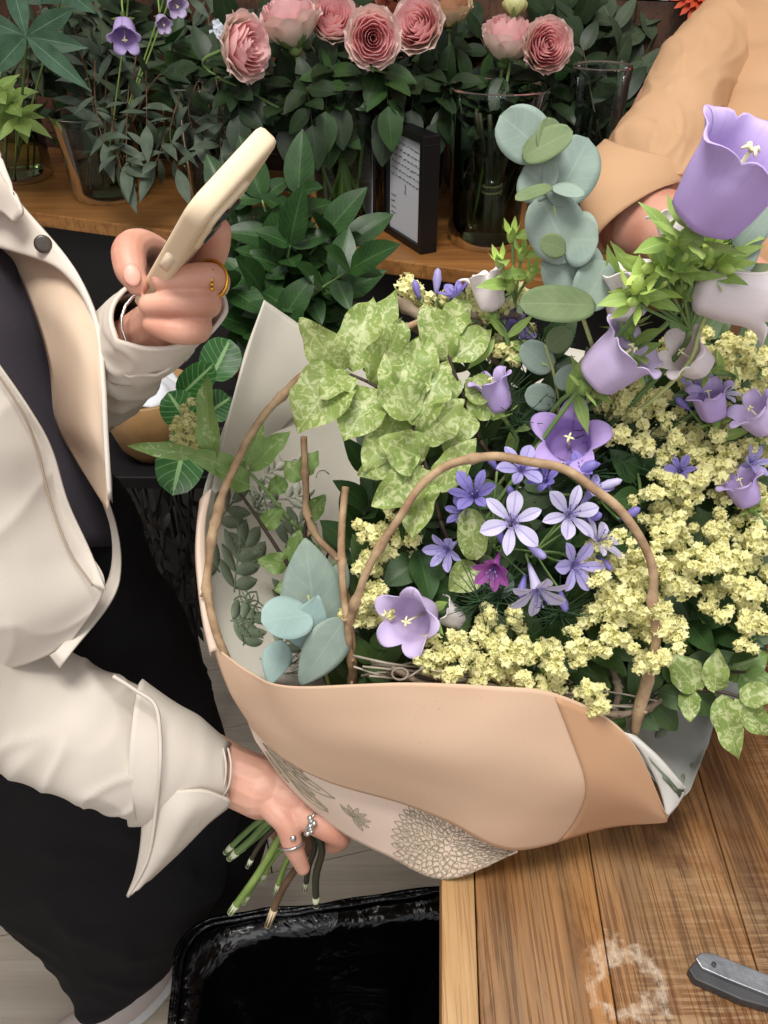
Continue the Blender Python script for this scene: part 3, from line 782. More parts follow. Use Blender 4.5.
# ------------------------------------------------------------------ leaf materials
L = {}
L['dark'] = leafmat('dark_rose_leaf', '#2b3d23', '#1c2c17', '#425736', .45, .12, spec=.4, veinmix=.35)
L['mid'] = leafmat('mid_green_leaf', '#3a582c', '#29431f', '#5c7a45', .42, .2, veinmix=.35)
L['grey'] = leafmat('grey_green_leaf', '#5f6d5c', '#465241', '#7a8873', .6, .15, veins=6, veinmix=.2)
L['olive'] = leafmat('olive_leaf', '#4f5d43', '#3a4733', '#77836a', .6, .12, veinmix=.4)
L['big'] = leafmat('large_palmate_leaf', '#42604a', '#2f4a36', '#7c9a7c', .4, .1, veinw=.04, veins=14, veinmix=.55)
L['bright'] = leafmat('bright_green_leaf', '#a3bd68', '#86a550', '#c6d79a', .45, .25)
L['calathea'] = leafmat('patterned_leaf', '#36682f', '#264f25', '#92b97c', .4, .15, veinw=.09, veins=7, veinmix=.8)
L['stem'] = plain('green_stem', '#7d9657', .55, '#5e7a42', 20)
L['dstem'] = plain('dark_stem', '#2f3a22', .6, '#3d3325', 20)
L['brownstem'] = plain('brown_stem', '#6d5138', .7, '#4c3624', 30)
n = NT('thin_glass'); n.n.remove(n.p)
fr = n.new('ShaderNodeFresnel'); fr.inputs[0].default_value = 1.28; gl = n.new('ShaderNodeBsdfGlossy'); gl.inputs['Roughness'].default_value = .03
tr = n.new('ShaderNodeBsdfTransparent'); tr.inputs[0].default_value = (.90, .93, .91, 1); mx = n.new('ShaderNodeMixShader')
n.link(fr.outputs[0], mx.inputs[0]); n.link(tr.outputs[0], mx.inputs[1]); n.link(gl.outputs[0], mx.inputs[2]); n.link(mx.outputs[0], n.out.inputs[0]); M['glass'] = n.mat
n = NT('vase_water'); n.n.remove(n.p)
fr = n.new('ShaderNodeFresnel'); fr.inputs[0].default_value = 1.2; gl = n.new('ShaderNodeBsdfGlossy'); gl.inputs['Roughness'].default_value = .05
tr = n.new('ShaderNodeBsdfTransparent'); tr.inputs[0].default_value = (.80, .86, .66, 1); mx = n.new('ShaderNodeMixShader')
n.link(fr.outputs[0], mx.inputs[0]); n.link(tr.outputs[0], mx.inputs[1]); n.link(gl.outputs[0], mx.inputs[2]); n.link(mx.outputs[0], n.out.inputs[0]); M['water'] = n.mat

# ------------------------------------------------------------------ vases
def vase(px, py, r, h, water, label, flare=1.0, group=None):
    c = shp(px, py); t = thing('glass_vase', c, label, 'vase', group)
    m = MB(); pr = [(r*.001, .012), (r*.86, .012), (r*.9, .02), (r*.93, h*.5), (r*flare*.96, h*.98), (r*flare, h), (r*flare*1.03, h*.985), (r*flare*.99, h*.9), (r*.98, h*.5), (r*.97, .02), (r*.9, .001), (r*.001, .001)]
    m.lathe(pr, 40, c=c); m.build('glass', M['glass'], t)
    if water:
        m = MB(); m.lathe([(r*.001, .014), (r*.85, .014), (r*.9, .03), (r*.915, water*h), (r*.001, water*h)], 40, c=c); m.build('water', M['water'], t)
    return c
v1 = vase(345, 226, .068, .235, .74, 'clear glass vase half full of water holding pink roses, left of the black frame')
v2 = vase(488, 240, .072, .235, .6, 'clear glass vase with a tied bundle of stems, right of the black frame', 1.05)
v3 = vase(578, 236, .045, .26, .5, 'narrow clear glass vase behind the tall eucalyptus sprig')
v4 = vase(112, 196, .075, .15, .4, 'low wide clear glass vase of grey-green foliage at the left of the shelf', 1.1)
v5 = vase(215, 200, .055, .20, .5, 'clear glass vase hidden behind the raised phone')
v6 = vase(20, 178, .07, .18, .5, 'clear glass vase under the large palmate leaves at the far left')
v7 = vase(420, 190, .06, .24, .6, 'clear glass vase standing behind the black frame')

# ------------------------------------------------------------------ roses
def rosemat(name, a_, b_):
    n = NT(name); n.p.inputs['Roughness'].default_value = .55; tc = n.new('ShaderNodeTexCoord'); sp = n.new('ShaderNodeSeparateXYZ'); n.link(tc.outputs['UV'], sp.inputs[0])
    col = n.mix(n.ramp(sp.outputs[1], [(.35, 0.0), (1, 1.0)]), a_, b_); n.color(col); n.translucent(col, .4); return n.mat
RM = {'pink': (rosemat('rose_outer', '#f0e6d4', '#f8dcd6'), rosemat('rose_inner', '#f2b4b5', '#fad3d2')),
      'peach': (rosemat('rose_outer_peach', '#d9c79e', '#e6cdb0'), rosemat('rose_inner_peach', '#d29f7a', '#e0b48f')),
      'coral': (rosemat('rose_outer_coral', '#c78a6c', '#d69a7c'), rosemat('rose_inner_coral', '#b86a50', '#cb8063')),
      'yellow': (rosemat('rose_outer_yellow', '#d8dc9a', '#ecebb4'), rosemat('rose_inner_yellow', '#d8d888', '#e9e9a6'))}
def rose(px, py, d, rad, tilt, kind, label, foot, seed, group='roses above the shelf', open_=1.0):
    c = at(px, py, d); t = thing('rose', c, label, 'flower', group); rg = random.Random(seed)
    ax = (at(px+tilt[0]*20, py-tilt[1]*20, d-tilt[2]*.03)-c).normalized(); a_ = perp(ax); b_ = ax.cross(a_)
    base = c-ax*rad*1.0; H = rad*1.55
    for part, lays in (('outer_petals', (7, 8)), ('inner_petals', (0, 1, 2, 3, 4, 5, 6))):
        m = MB()
        for k in lays:
            npet = 3+(k+1)//2; q = (k+.6)/8.6; rr_ = rad*(.06+.92*q); hh = H*(.90+.10*math.sin(q*3.1)-.16*q*q)
            for i in range(npet):
                th0 = 2*math.pi*(i+.37*k)/npet+rg.uniform(-.15, .15); g = []; uv = []
                wdt = math.pi/npet*1.45
                for it in range(9):
                    tt = it/8; row = []; ur = []
                    prof = math.sin(min(tt*1.15, 1)*math.pi/2)**.6
                    for jj in range(9):
                        s_ = jj/4-1; th = th0+s_*wdt*(1-.25*tt**3)
                        edge = tt*(1-.16*s_*s_*(tt**2))
                        ro = rr_*(prof+(.16*open_*(tt**5)*(1 if k > 6 else .5) if k > 2 else -.04*tt**3))*(1+.03*math.sin(5*s_+k)+.05*s_*s_*tt)
                        z = hh*edge-rad*.10*open_*max(0, tt-.8)*5*(k > 6)+rad*.03*math.sin(s_*6+i)*tt
                        row.append(base+(a_*math.cos(th)+b_*math.sin(th))*ro+ax*z); ur.append((jj/8, tt))
                    g.append(row); uv.append(ur)
                m.grid(g, uv)
        m.build(part, RM[kind][0 if part == 'outer_petals' else 1], t)
    m = MB()
    for i in range(5):
        th = i/5*2*math.pi; dr_ = (a_*math.cos(th)+b_*math.sin(th)); m.leaf(base-ax*.002+dr_*rad*.15, dr_+ax*.5, ax-dr_, rad*1.1, rad*.35, 'lance', nu=2, nv=5, curl=-.8)
    m.ball(base, rad*.26); m.build('calyx', L['stem'], t)
    p = [base, base-ax*.05+V((0, 0, -.03)), (base+foot)/2+V((rg.uniform(-.02, .02), 0, .03)), V(foot)+V((rg.uniform(-.03, .03), rg.uniform(-.03, .03), .02))]
    pp = cr(p, 18); m = MB(); m.tube(pp, [.0028, .0026], 6); m.build('stem', L['stem'], t)
    m = MB()
    for k in range(4, 11):
        q = pp[k]; dd = V((rg.uniform(-1, 1), rg.uniform(-1, .3), rg.uniform(-.3, .5)))
        for e in (-.6, 0, .6):
            d2 = Matrix.Rotation(e, 3, 'Z') @ dd; m.leaf(q+dd.normalized()*.012, d2, V((0, -.4, 1)), rg.uniform(.04, .06), rg.uniform(.024, .034), 'ovate', .15, .5, .02, seed=k)
    m.build('leaves', L['dark'], t)
roses = [
 (247, 47, 1.23, .034, (.9, .0, .6), 'pink', 'pink and cream rose facing right, leftmost of the pink roses', v1, 1.1),
 (288, 15, 1.26, .037, (-.2, .9, .5), 'pink', 'large pink rose at the top edge, second pink rose from the left', v1, 1),
 (333, 17, 1.28, .030, (.1, .6, 1), 'pink', 'round deep pink rose at the top edge above the left water vase', v1, .5),
 (373, 38, 1.22, .031, (.1, .0, 1.2), 'pink', 'tall oval pink rose facing forward, hanging lowest in the row', v1, .8),
 (417, 24, 1.26, .031, (-.3, .4, 1), 'pink', 'pale pink rose directly above the black frame', v7, .8),
 (449, 4, 1.32, .028, (.0, .8, .6), 'peach', 'peach cream rose cut by the top edge', v7, .8),
 (397, 2, 1.4, .030, (.0, .5, .6), 'coral', 'dull coral rose between two pink roses at the top edge', v7, .8),
 (510, 33, 1.25, .033, (.2, .9, .6), 'pink', 'pink rose with pale green outer petals below the yellow bud', v2, .5),
 (548, 45, 1.22, .029, (.3, .2, 1), 'pink', 'pink rose facing forward, rightmost of the pink roses', v2, .5),
 (515, 3, 1.24, .015, (.1, 1, .3), 'yellow', 'small pale yellow rose bud above a pink rose', v2, .1)]
for i, (px, py, d, r_, tl, kd_, lb, ft, op) in enumerate(roses): rose(px, py, d-.05, r_*1.22, tl, kd_, lb, ft, 40+i, open_=op)

# ------------------------------------------------------------------ foliage stems
def foliage(base, tip, mat, kind, Ls, Ws, nl, label, cat='foliage', group=None, seed=0, stemmat='dstem', droop=.03, name='foliage_stem', pair=False, t0=.35, r0=.002, spread=1.0, nu=4, nv=7):
    rg = random.Random(seed*131+7); base = V(base); tip = V(tip)
    t = thing(name, base, label, cat, group)
    side = V((rg.uniform(-1, 1), rg.uniform(-1, 1), 0))*(tip-base).length*.10
    pp = cr([base, base.lerp(tip, .45)+side+V((0, 0, droop)), base.lerp(tip, .8)+side*.6+V((0, 0, droop)), tip], 16)
    m = MB(); m.tube(pp, [r0, r0*.5], 5); m.build('stem', L[stemmat], t)
    m = MB()
    for k in range(nl):
        f_ = t0+(1-t0)*(k+.5)/nl; x_ = f_*15; i = min(int(x_), 14); p = pp[i].lerp(pp[i+1], x_-i); ax = (pp[i+1]-pp[i]).normalized()
        th = k*2.4+rg.uniform(-.5, .5)
        for th_ in ((th, th+math.pi) if pair else (th,)):
            rad_ = perp(ax)*math.cos(th_)+ax.cross(perp(ax))*math.sin(th_)
            d = rad_*spread+ax*rg.uniform(.3, .9)
            l_ = rg.uniform(*Ls); m.leaf(p, d, V((rg.uniform(-.5, .5), -.7, 1)), l_, l_*rg.uniform(*Ws), kind, .15, rg.uniform(.1, .9), .015, nu=nu, nv=nv, seed=k)
    m.leaf(pp[-1], pp[-1]-pp[-2], V((0, -.7, 1)), Ls[1], Ls[1]*Ws[1], kind, .15, .3, nu=nu, nv=nv)
    m.build('leaves', L[mat], t); return t
LMB = [('the leftmost pink rose', 247, 47), ('the second pink rose', 288, 15), ('the third pink rose', 333, 17), ('the lowest hanging pink rose', 373, 38), ('the pale rose above the frame', 417, 24),
       ('the pink rose under the bud', 510, 33), ('the rightmost pink rose', 548, 45), ('the black frame', 410, 190), ('the orange gerbera', 690, 5), ('the peach sleeve', 660, 90), ('the hanging lilac bell', 125, 40),
       ('the large palmate leaf', 30, 40), ('the raised phone', 210, 190), ('the low wide vase', 112, 170), ('the tied stem bundle', 488, 190), ('the narrow vase', 578, 150), ('the tall eucalyptus', 545, 150),
       ('the leftmost vase', 20, 150), ('the gold frame edge', 253, 12), ('the tiny white blossoms', 222, 44), ('the peach rose', 449, 4), ('the coral rose', 397, 2), ('the rose vase', 345, 170), ('the collar', 5, 185)]
rg = random.Random(5)
for i in range(26):    # dark rose greenery band
    px = 225+i*14.5+rg.uniform(-8, 8); py = rg.uniform(5, 105); d = rg.uniform(1.34, 1.52); v_ = (v1, v7, v2, v2)[min(3, int((px-225)/95))]
    foliage(v_+V((rg.uniform(-.03, .03), rg.uniform(-.03, .03), .02)), at(px, py, d), 'dark' if rg.random() < .8 else 'mid', 'ovate', (.045, .07), (.5, .62), 11, locate('dark leafy rose stem', px, py, LMB), group='dark foliage among the roses', seed=100+i, t0=.5)
for i in range(20):    # leaves hanging in front of the vase rims
    px = rg.uniform(235, 560); py = rg.uniform(100, 128); c = at(px, py, 1.25+rg.uniform(-.02, .05))
    foliage(c+V((rg.uniform(-.03, .03), .08, .03)), c, 'dark' if i % 4 else 'mid', 'ovate', (.045, .065), (.5, .62), 8, locate('dark rose leaves over a vase rim', px, py, LMB), group='rose leaves over the vase rims', seed=800+i, t0=.1, r0=.0016)
for i in range(28):    # left, willowy grey green
    px = rg.uniform(5, 235); py = rg.uniform(0, 95); d = rg.uniform(1.38, 1.7); v_ = v4 if px > 60 else v6
    if px > 180: v_ = v5
    foliage(v_+V((rg.uniform(-.04, .04), rg.uniform(-.03, .03), .02)), at(px, py, d), rg.choice(['olive', 'grey', 'dark']), 'lance', (.05, .085), (.24, .36), 16, locate('willowy grey-green stem', px, py, LMB), group='willowy foliage at the left', seed=200+i, droop=.05, t0=.08, stemmat='brownstem')
for i in range(17):    # right, grey-green broad
    px = rg.uniform(545, 730); py = rg.uniform(-20, 150); d = rg.uniform(1.28, 1.46)
    foliage(v3+V((rg.uniform(-.05, .08), rg.uniform(-.03, .05), .02)), at(px, py, d), rg.choice(['grey', 'dark', 'dark', 'olive']), 'ovate', (.05, .08), (.4, .55), 12, locate('dusky broad-leaved stem', px, py, LMB), group='dusky foliage beside the peach sleeve', seed=300+i, t0=.2)
for i in range(14):    # low growth filling in front of the wall at shelf height
    px = 40+i*38+rg.uniform(-10, 10); c = shp(px, 200-px*.0+rg.uniform(-25, 5)); 
    foliage(c+SN*.12, c+SN*rg.uniform(.05, .18)+V((rg.uniform(-.08, .08), -.02, rg.uniform(.18, .36))), rg.choice(['dark', 'dark', 'mid']), 'ovate', (.05, .08), (.4, .6), 14, locate('low dark leafy stem', *proj(c+SN*.1+V((0, 0, .25)))[:2], LMB), group='dark stems at the back of the shelf', seed=400+i, t0=.1)
for i in range(9):     # hanging willow leaves, left
    a_ = (95+i*17, 60+(i*37) % 50); b_ = (a_[0]+rg.uniform(-10, 18), a_[1]+rg.uniform(50, 85))
    foliage(at(a_[0], a_[1], 1.36), at(b_[0], b_[1], 1.33), 'grey', 'lance', (.05, .07), (.22, .32), 6, locate('drooping twig of slim grey leaves', a_[0], a_[1]+40, LMB), group='drooping grey twigs', seed=500+i, droop=0, t0=.1, stemmat='brownstem', r0=.0014)
# bright and dark plant at the left margin
for i, (px, py) in enumerate(((10, 105), (20, 120), (-5, 95))):
    foliage(shp(px-5, 180)+V((0, 0, .0)), at(px, py, 1.42), 'bright', 'lance', (.05, .07), (.35, .45), 9, locate('bright yellow-green leafy shoot', px, py, LMB), group='bright shoots at the left margin', seed=600+i, stemmat='stem', t0=.5)
# big palmate leaves, top left
def leaf_pp(m, a_, b_, w_, kind='ovate', fold=.2, curl=.3, wave=0, seed=0, nrm=None, nu=6, nv=12):
    A_ = at(*a_); B_ = at(*b_); d = B_-A_; n_ = nrm if nrm else (CAM-A_).normalized()
    m.leaf(A_, d+perp(d, n_)*d.length*curl*.5, n_, d.length*(1+curl*curl*.05), w_, kind, fold, curl, wave, nu, nv, seed=seed)
def palmate(cx, cy, d, tips, label, w_, mat='big', foot=None):
    t = thing('palmate_leaf', at(cx, cy, d+.03), label, 'foliage'); m = MB()
    for k, (x_, y_, dd) in enumerate(tips): leaf_pp(m, (cx, cy, d), (x_, y_, d+dd), w_, 'lance', .15, .25, .01, k)
    m.build('leaflets', L[mat], t)
    m = MB(); m.tube(cr([at(cx, cy, d), at(cx, cy+15, d+.05), foot if foot else v6+V((0, 0, .03))], 14), .0022, 6); m.build('stem', L['stem'], t)
palmate(26, 36, 1.25, [(92, 92, -.03), (88, 48, .02), (75, 8, .05), (10, -22, .05), (-40, 10, .0), (-30, 62, -.02), (-12, 78, -.05)], 'large dark green palmate leaf with seven leaflets at the upper left corner', .031)
palmate(60, -14, 1.32, [(110, -4, 0), (96, 14, -.03), (40, 4, -.05), (10, 0, -.02)], 'palmate leaf cut by the top edge at the upper left', .034)

# small lilac bells and pale blossoms behind
def bellmat(name, a_, b_, tr=.3):
    n = NT(name); n.p.inputs['Roughness'].default_value = .55; n.p.inputs['Specular IOR Level'].default_value = .25
    tc = n.new('ShaderNodeTexCoord'); sp = n.new('ShaderNodeSeparateXYZ'); n.link(tc.outputs['UV'], sp.inputs[0])
    fr_ = n.math('FRACT', n.math('MULTIPLY', sp.outputs[0], 15)); rib = n.math('LESS_THAN', fr_, .10)
    mot = n.noise(n.coord('Object'), 60, 3)
    col = n.mix(n.ramp(sp.outputs[1], [(.1, 0.0), (.75, 1.0)]), a_, b_); col = n.mix(n.math('MULTIPLY', rib, .28), col, a_)
    col = n.mix(n.math('MULTIPLY', n.ramp(mot, [(.45, 0.0), (.7, 1.0)]), .3), col, b_)
    n.color(col); n.bump(n.math('ADD', rib, mot), .2, .001); n.translucent(col, tr); return n.mat
BM = {'lilac': bellmat('lilac_bell', '#c4aade', '#d3bfee'), 'white': bellmat('white_bell', '#efe4e6', '#fbf4f5'), 'pale': bellmat('pale_lilac_bell', '#d6c4e2', '#d8c8ea'), 'violet': bellmat('violet_bell', '#b596d8', '#c8aee6')}
PALE = plain('pale_yellow_stamen', '#e9e6b4', .5)
def bell(parent, base, ax, Lg, Rd, mat, seed=0, lob=.28, flare=.55, name='bell', nth=60, nt=22):
    """cup-shaped flower: five recurved lobes with ruffled edge"""
    ax = V(ax).normalized(); a_ = perp(ax); b_ = ax.cross(a_); g = []; uv = []
    for i in range(nt+1):
        t = i/nt; row = []; ur = []
        for j in range(nth+1):
            u = j/nth; th = u*2*math.pi; lb = abs(math.cos(2.5*th))**.8
            tt = t*(1-lob*(1-lb)*t*t)
            if tt < .14: r_ = .02+.80*math.sin(tt/.14*math.pi/2)
            else: r_ = .82+.16*math.sin((tt-.14)/.5*math.pi/2 if tt < .64 else math.pi/2)
            fl = max(0, tt-.60)/.40; r_ += flare*fl**1.7*(.55+.45*lb); r_ *= 1+.035*math.cos(5*th+math.pi)*(1-fl)+.03*nz((u*6, t*3, seed), 1.5, seed)
            z = tt-(.16*fl**3*lb)+.02*math.sin(th*9+seed)*fl
            row.append(V(base)+ax*(z*Lg)+(a_*math.cos(th)+b_*math.sin(th))*(r_*Rd)); ur.append((u, t))
        g.append(row); uv.append(ur)
    m = MB(); m.grid(g, uv); o = m.build(name, mat, parent, solid=.0006)
    m = MB(); tip = V(base)+ax*Lg*.78; m.tube([V(base)+ax*Lg*.05, V(base)+ax*Lg*.5, tip], [Rd*.07, Rd*.05, Rd*.05], 7)
    for k in range(4):
        th = k/4*2*math.pi+seed; dd = a_*math.cos(th)+b_*math.sin(th); m.tube([tip, tip+dd*Rd*.14+ax*Rd*.08, tip+dd*Rd*.24], [Rd*.05, Rd*.05, Rd*.03], 6)
    m.build('stamen', PALE, o)
    return o
def calyx(m, base, ax, R_, Lc, n_=5, seed=0):
    ax = V(ax).normalized(); a_ = perp(ax); b_ = ax.cross(a_)
    for i in range(n_):
        th = i/n_*2*math.pi+seed; dr_ = a_*math.cos(th)+b_*math.sin(th)
        m.leaf(V(base)-ax*R_*.35+dr_*R_*.4, dr_*1.25+ax*.35, ax*-1+dr_*.4, Lc, Lc*.42, 'lance', .2, -.15, .02, 4, 6, seed=i)
    m.ball(V(base)-ax*R_*.5, R_*.5)
for i, (px, py, d, tl, Lg, km, lb, ft) in enumerate((
  (124, 22, 1.28, (1, -24), .052, 'lilac', 'small lilac bell flower hanging among the grey foliage at the upper left', v4),
  (160, 18, 1.35, (8, -14), .030, 'pale', 'pale lilac blossom facing right, beside the hanging lilac bell', v4),
  (172, 0, 1.33, (8, -10), .036, 'pale', 'pale lilac blossom cut by the top edge near the leftmost rose', v4))):
    b_ = at(px, py, d); t = thing('bellflower', b_, lb, 'flower', 'small lilac bells behind')
    e_ = at(px+tl[0], py-tl[1], d-.02)
    bell(t, b_, e_-b_, Lg, Lg*.36, BM[km], i, nth=30, nt=12); m = MB(); calyx(m, b_, e_-b_, Lg*.2, Lg*.3)
    m.tube(cr([b_, b_+V((0, .01, .03)), b_+V((.0, .04, .02)), ft+V((0, 0, .05))], 14), .0016, 5); m.build('stem', L['bright'], t)
t = thing('white_blossom', at(222, 46, 1.28), 'cluster of tiny white blossoms left of the leftmost pink rose', 'flower'); m = MB()
for k in range(5):
    c = at(221+rg.uniform(-9, 7), 42+rg.uniform(-18, 10), 1.28)
    for q in range(5):
        th = q/5*6.283; m.leaf(c, V((math.cos(th), -.4, math.sin(th))), V((0, -1, .3)), .009, .007, 'round', .1, .3, nu=2, nv=4)
m.build('petals', plain('white_petal', '#ccd2dc', .6), t); m = MB(); m.tube(cr([at(221, 44, 1.285), at(222, 80, 1.33), v5+V((0, 0, .03))], 10), .0014, 5); m.build('stem', L['dstem'], t)
# gerbera top right
t = thing('gerbera', at(704, -6, 1.3), 'orange-red gerbera daisy above the peach shoulder at the top edge', 'flower'); gm = plain('orange_red_petal', '#c8452a', .5, '#d9603a', 40)
c = at(704, -8, 1.3); ax = V((0, -.75, .65)).normalized(); a_ = perp(ax); b_ = ax.cross(a_); m = MB()
for ly in range(3):
    for k in range(24):
        th = (k+ly*.5)/24*6.283; dd = a_*math.cos(th)+b_*math.sin(th); m.leaf(c+dd*.008+ax*.003*ly, dd+ax*(.12+.25*ly), ax, .05-.010*ly, .009, 'strap', .1, .25, nu=2, nv=5)
m.build('petals', gm, t); m = MB(); m.ball(c+ax*.004, (.011, .011, .006), axes=(a_, b_, ax)); m.build('flower_centre', plain('dark_centre', '#4a1d14', .8), t)
m = MB(); m.tube(cr([c, c-ax*.05, v3+V((.12, .05, .12)), v3+V((.01, .0, .03))], 14), .0025, 6); m.build('stem', L['stem'], t)
# gilt frame edge at the top
fc = sh(.33, .44, 1.53); t = thing('gilt_frame', fc, 'narrow gold beaded frame edge hanging on the boards behind the leftmost rose', 'frame')
m = MB(); m.box(fc, (.012, .012, .20), X=SE, Y=SN); m.build('moulding', M['gold'], t, smooth=False, bevel=.002)
m = MB()
for k in range(22): m.ball(fc+V((0, 0, -.095+k*.009))-SN*.008, .0042, nu=8, nv=6)
m.build('beading', M['gold'], t)

# tied bundle of dark stems in the right vase
t = thing('stem_bundle', v2+V((0, 0, .02)), 'dark bundle of stems tied with pale string inside the right glass vase', 'stems'); m = MB()
for k in range(14):
    th = k*2.4; q = V((math.cos(th), math.sin(th), 0)); m.tube(cr([v2+V((0, 0, .018))+q*.016, v2+V((0, 0, .09))+q*.009, v2+V((0, 0, .2))+q*.035], 9), .0035, 6)
m.build('stems', L['dstem'], t); m = MB()
for z in (.075, .085):
    m.tube([v2+V((math.cos(k/16*6.283)*.0155, math.sin(k/16*6.283)*.0155, z+k*.0004)) for k in range(17)], .0016, 5, cap=False)
m.build('string', plain('pale_string', '#b9ae93', .8), t)
# green stems under water in the rose vase
t = thing('stem_bundle', v1+V((0, 0, .02)), 'green stems standing in the water of the left glass vase', 'stems'); m = MB()
for k in range(16):
    th = k*2.4; q = V((math.cos(th), math.sin(th), 0)); m.tube(cr([v1+V((0, 0, .018))+q*(.01+.0026*k), v1+V((0, 0, .10))+q*.005, v1+V((0, 0, .205))-q*.035], 9), .003, 6)
m.build('stems', L['stem'], t)

# ------------------------------------------------------------------ framed notice
BL = shp(384, 231); BR = shp(421, 255); fw_ = BR-BL; FWd = fw_.length; fw_.normalize(); fb_ = V((-fw_.y, fw_.x, 0)); FH = .178
fc = BL+fw_*FWd/2+fb_*.014
t = thing('sign_frame', fc, 'small black box frame with a handwritten white card standing at the shelf edge', 'frame')
th_ = .030; bw = .012; m = MB()
m.box(fc+V((0, 0, bw/2)), (FWd, th_, bw), X=fw_, Y=fb_); m.box(fc+V((0, 0, FH-bw/2)), (FWd, th_, bw), X=fw_, Y=fb_)
for s_ in (-1, 1): m.box(fc+fw_*(s_*(FWd/2-bw/2))+V((0, 0, FH/2)), (bw, th_, FH-2*bw), X=fw_, Y=fb_)
m.box(fc+fb_*(th_/2-.002)+V((0, 0, FH/2)), (FWd-.001, .004, FH-.001), X=fw_, Y=fb_); m.build('frame', plain('black_frame', '#0b0b0c', .4), t, smooth=False, bevel=.001)
cf = fc-fb_*(th_/2-.007)+V((0, 0, FH/2)); card = MB().box(cf, (FWd-2*bw, .001, FH-2*bw), X=fw_, Y=fb_).build('card', plain('white_card', '#c7cbd1', .5), t, smooth=False)
m = MB(); rg2 = random.Random(3); cw = FWd-2*bw-.012; chh = FH-2*bw
def scrib(x0, x1, z, amp):
    n_ = max(6, int((x1-x0)/.0011)); pts = []
    for k in range(n_+1):
        pts.append(cf-fb_*.0011+fw_*(x0+(x1-x0)*k/n_)+V((0, 0, z+amp*(rg2.uniform(-1, 1)))))
    m.tube(pts, .00035, 4)
for r_ in range(6):
    x0 = -cw/2
    while x0 < cw/2-.006:
        l_ = rg2.uniform(.006, .013); scrib(x0, min(x0+l_, cw/2), chh*.42-r_*.0105-(x0+cw/2)*.05, .0019); x0 += l_+.003
m.tube(cr([cf-fb_*.0011+fw_*a_+V((0, 0, b_)) for a_, b_ in ((-.001, .004), (.002, -.002), (-.001, -.008), (.003, -.010))], 12), .0008, 4)
for r_ in range(4): scrib(-cw/2, -cw/2+rg2.uniform(.012, .022), -chh*.14-r_*.0095, .0016)
m.build('handwriting', plain('ink', '#3c414c', .6), card)

# ------------------------------------------------------------------ plant stand with pots in front of the shelf
ps = thing('plant_stand', (-.2, 1.06, 0), 'low black stand in front of the shelf carrying potted plants', 'stand'); PZ = .86
MB().box((-.16, 1.06, PZ-.01), (.52, .26, .02)).build('stand_top', M['black'], ps, smooth=False, bevel=.002)
for sx in (-.40, .08):
    for sy in (.95, 1.17): MB().box((sx, sy, (PZ-.02)/2), (.022, .022, PZ-.02)).build('leg', M['black'], ps, smooth=False)
TC = plain('terracotta', '#9a5c3c', .8, '#85492f', 12, bump=.1); SOIL = plain('potting_soil', '#2a1e16', .95, '#17100b', 60, bump=.5)
def pot(c, r_, h_, mat, label):
    t = thing('flower_pot', c, label, 'pot'); m = MB()
    m.lathe([(.001, .0), (r_*.7, .0), (r_*.95, h_*.78), (r_*1.06, h_*.78), (r_*1.08, h_), (r_*.98, h_), (r_*.92, h_*.8), (r_*.9, h_*.8)], 32, c=c); m.build('pot_body', mat, t)
    m = MB(); m.lathe([(r_*.92, h_*.86), (r_*.5, h_*.88), (.001, h_*.87)], 24, c=c); m.build('soil', SOIL, t); return c+V((0, 0, h_*.87))
pA = pot(V((-.165, 1.10, PZ)), .068, .125, TC, 'terracotta pot of glossy leaves, seen between the raised hand and the paper tip')
pB = pot(V((-.245, .985, PZ)), .048, .075, plain('dark_pot', '#2a2a2c', .5), 'small dark pot under the round patterned leaves')
t = thing('potted_plant', pA, 'bushy green plant with glossy pointed leaves between the phone and the black frame', 'plant')
lm = MB(); sm = MB(); rg = random.Random(17)
tips = [(298, 196), (262, 200), (325, 235), (240, 240), (290, 245), (350, 270), (310, 300), (262, 292), (230, 290), (335, 300), (285, 320), (345, 245), (270, 262), (255, 330), (232, 210)]
for k, (px, py) in enumerate(tips):
    e_ = at(px, py, 1.08+rg.uniform(-.05, .08)); pp = cr([pA, pA.lerp(e_, .5)+V((rg.uniform(-.02, .02), 0, .02)), e_], 14); sm.tube(pp, [.0026, .0016], 6)
    for q in range(5, 14, 2):
        for s_ in (0, math.pi):
            ax = (pp[q]-pp[q-1]).normalized(); th = q*.8+s_; rd = perp(ax)*math.cos(th)+ax.cross(perp(ax))*math.sin(th)
            l_ = rg.uniform(.045, .075); lm.leaf(pp[q], rd+ax*.5, V((rg.uniform(-.3, .3), -.7, 1)), l_, l_*.55, 'ovate', .2, rg.uniform(.1, .7), .012, 6, 9, seed=q)
    lm.leaf(e_, (e_-pp[-3]), V((0, -.7, .8)), .085, .042, 'ovate', .25, .3, .012, 6, 9, seed=k)
L['glossy'] = leafmat('glossy_leaf', '#335528', '#223e1c', '#5f8449', .38, .2, spec=.45, veinmix=.4)
sm.build('stems', L['stem'], t); lm.build('leaves', L['glossy'], t)
t = thing('patterned_plant', pB, 'low plant with round patterned light-veined leaves beside the left of the paper', 'plant')
lm = MB(); sm = MB()
for (a_, b_, w_) in (((180, 396, .94), (214, 364, .92), .036), ((190, 425, .95), (168, 392, .93), .045), ((186, 440, .95), (172, 496, .90), .055), ((205, 415, .96), (230, 398, .98), .04), ((190, 430, .96), (172, 440, .93), .035), ((210, 380, .99), (230, 340, 1.0), .05)):
    leaf_pp(lm, a_, b_, w_, 'round', .15, .5, .01); sm.tube(cr([pB, (pB+at(*a_))/2+V((0, 0, .02)), at(*a_)], 9), .0022, 6)
sm.build('stems', L['stem'], t); lm.build('leaves', L['calathea'], t)
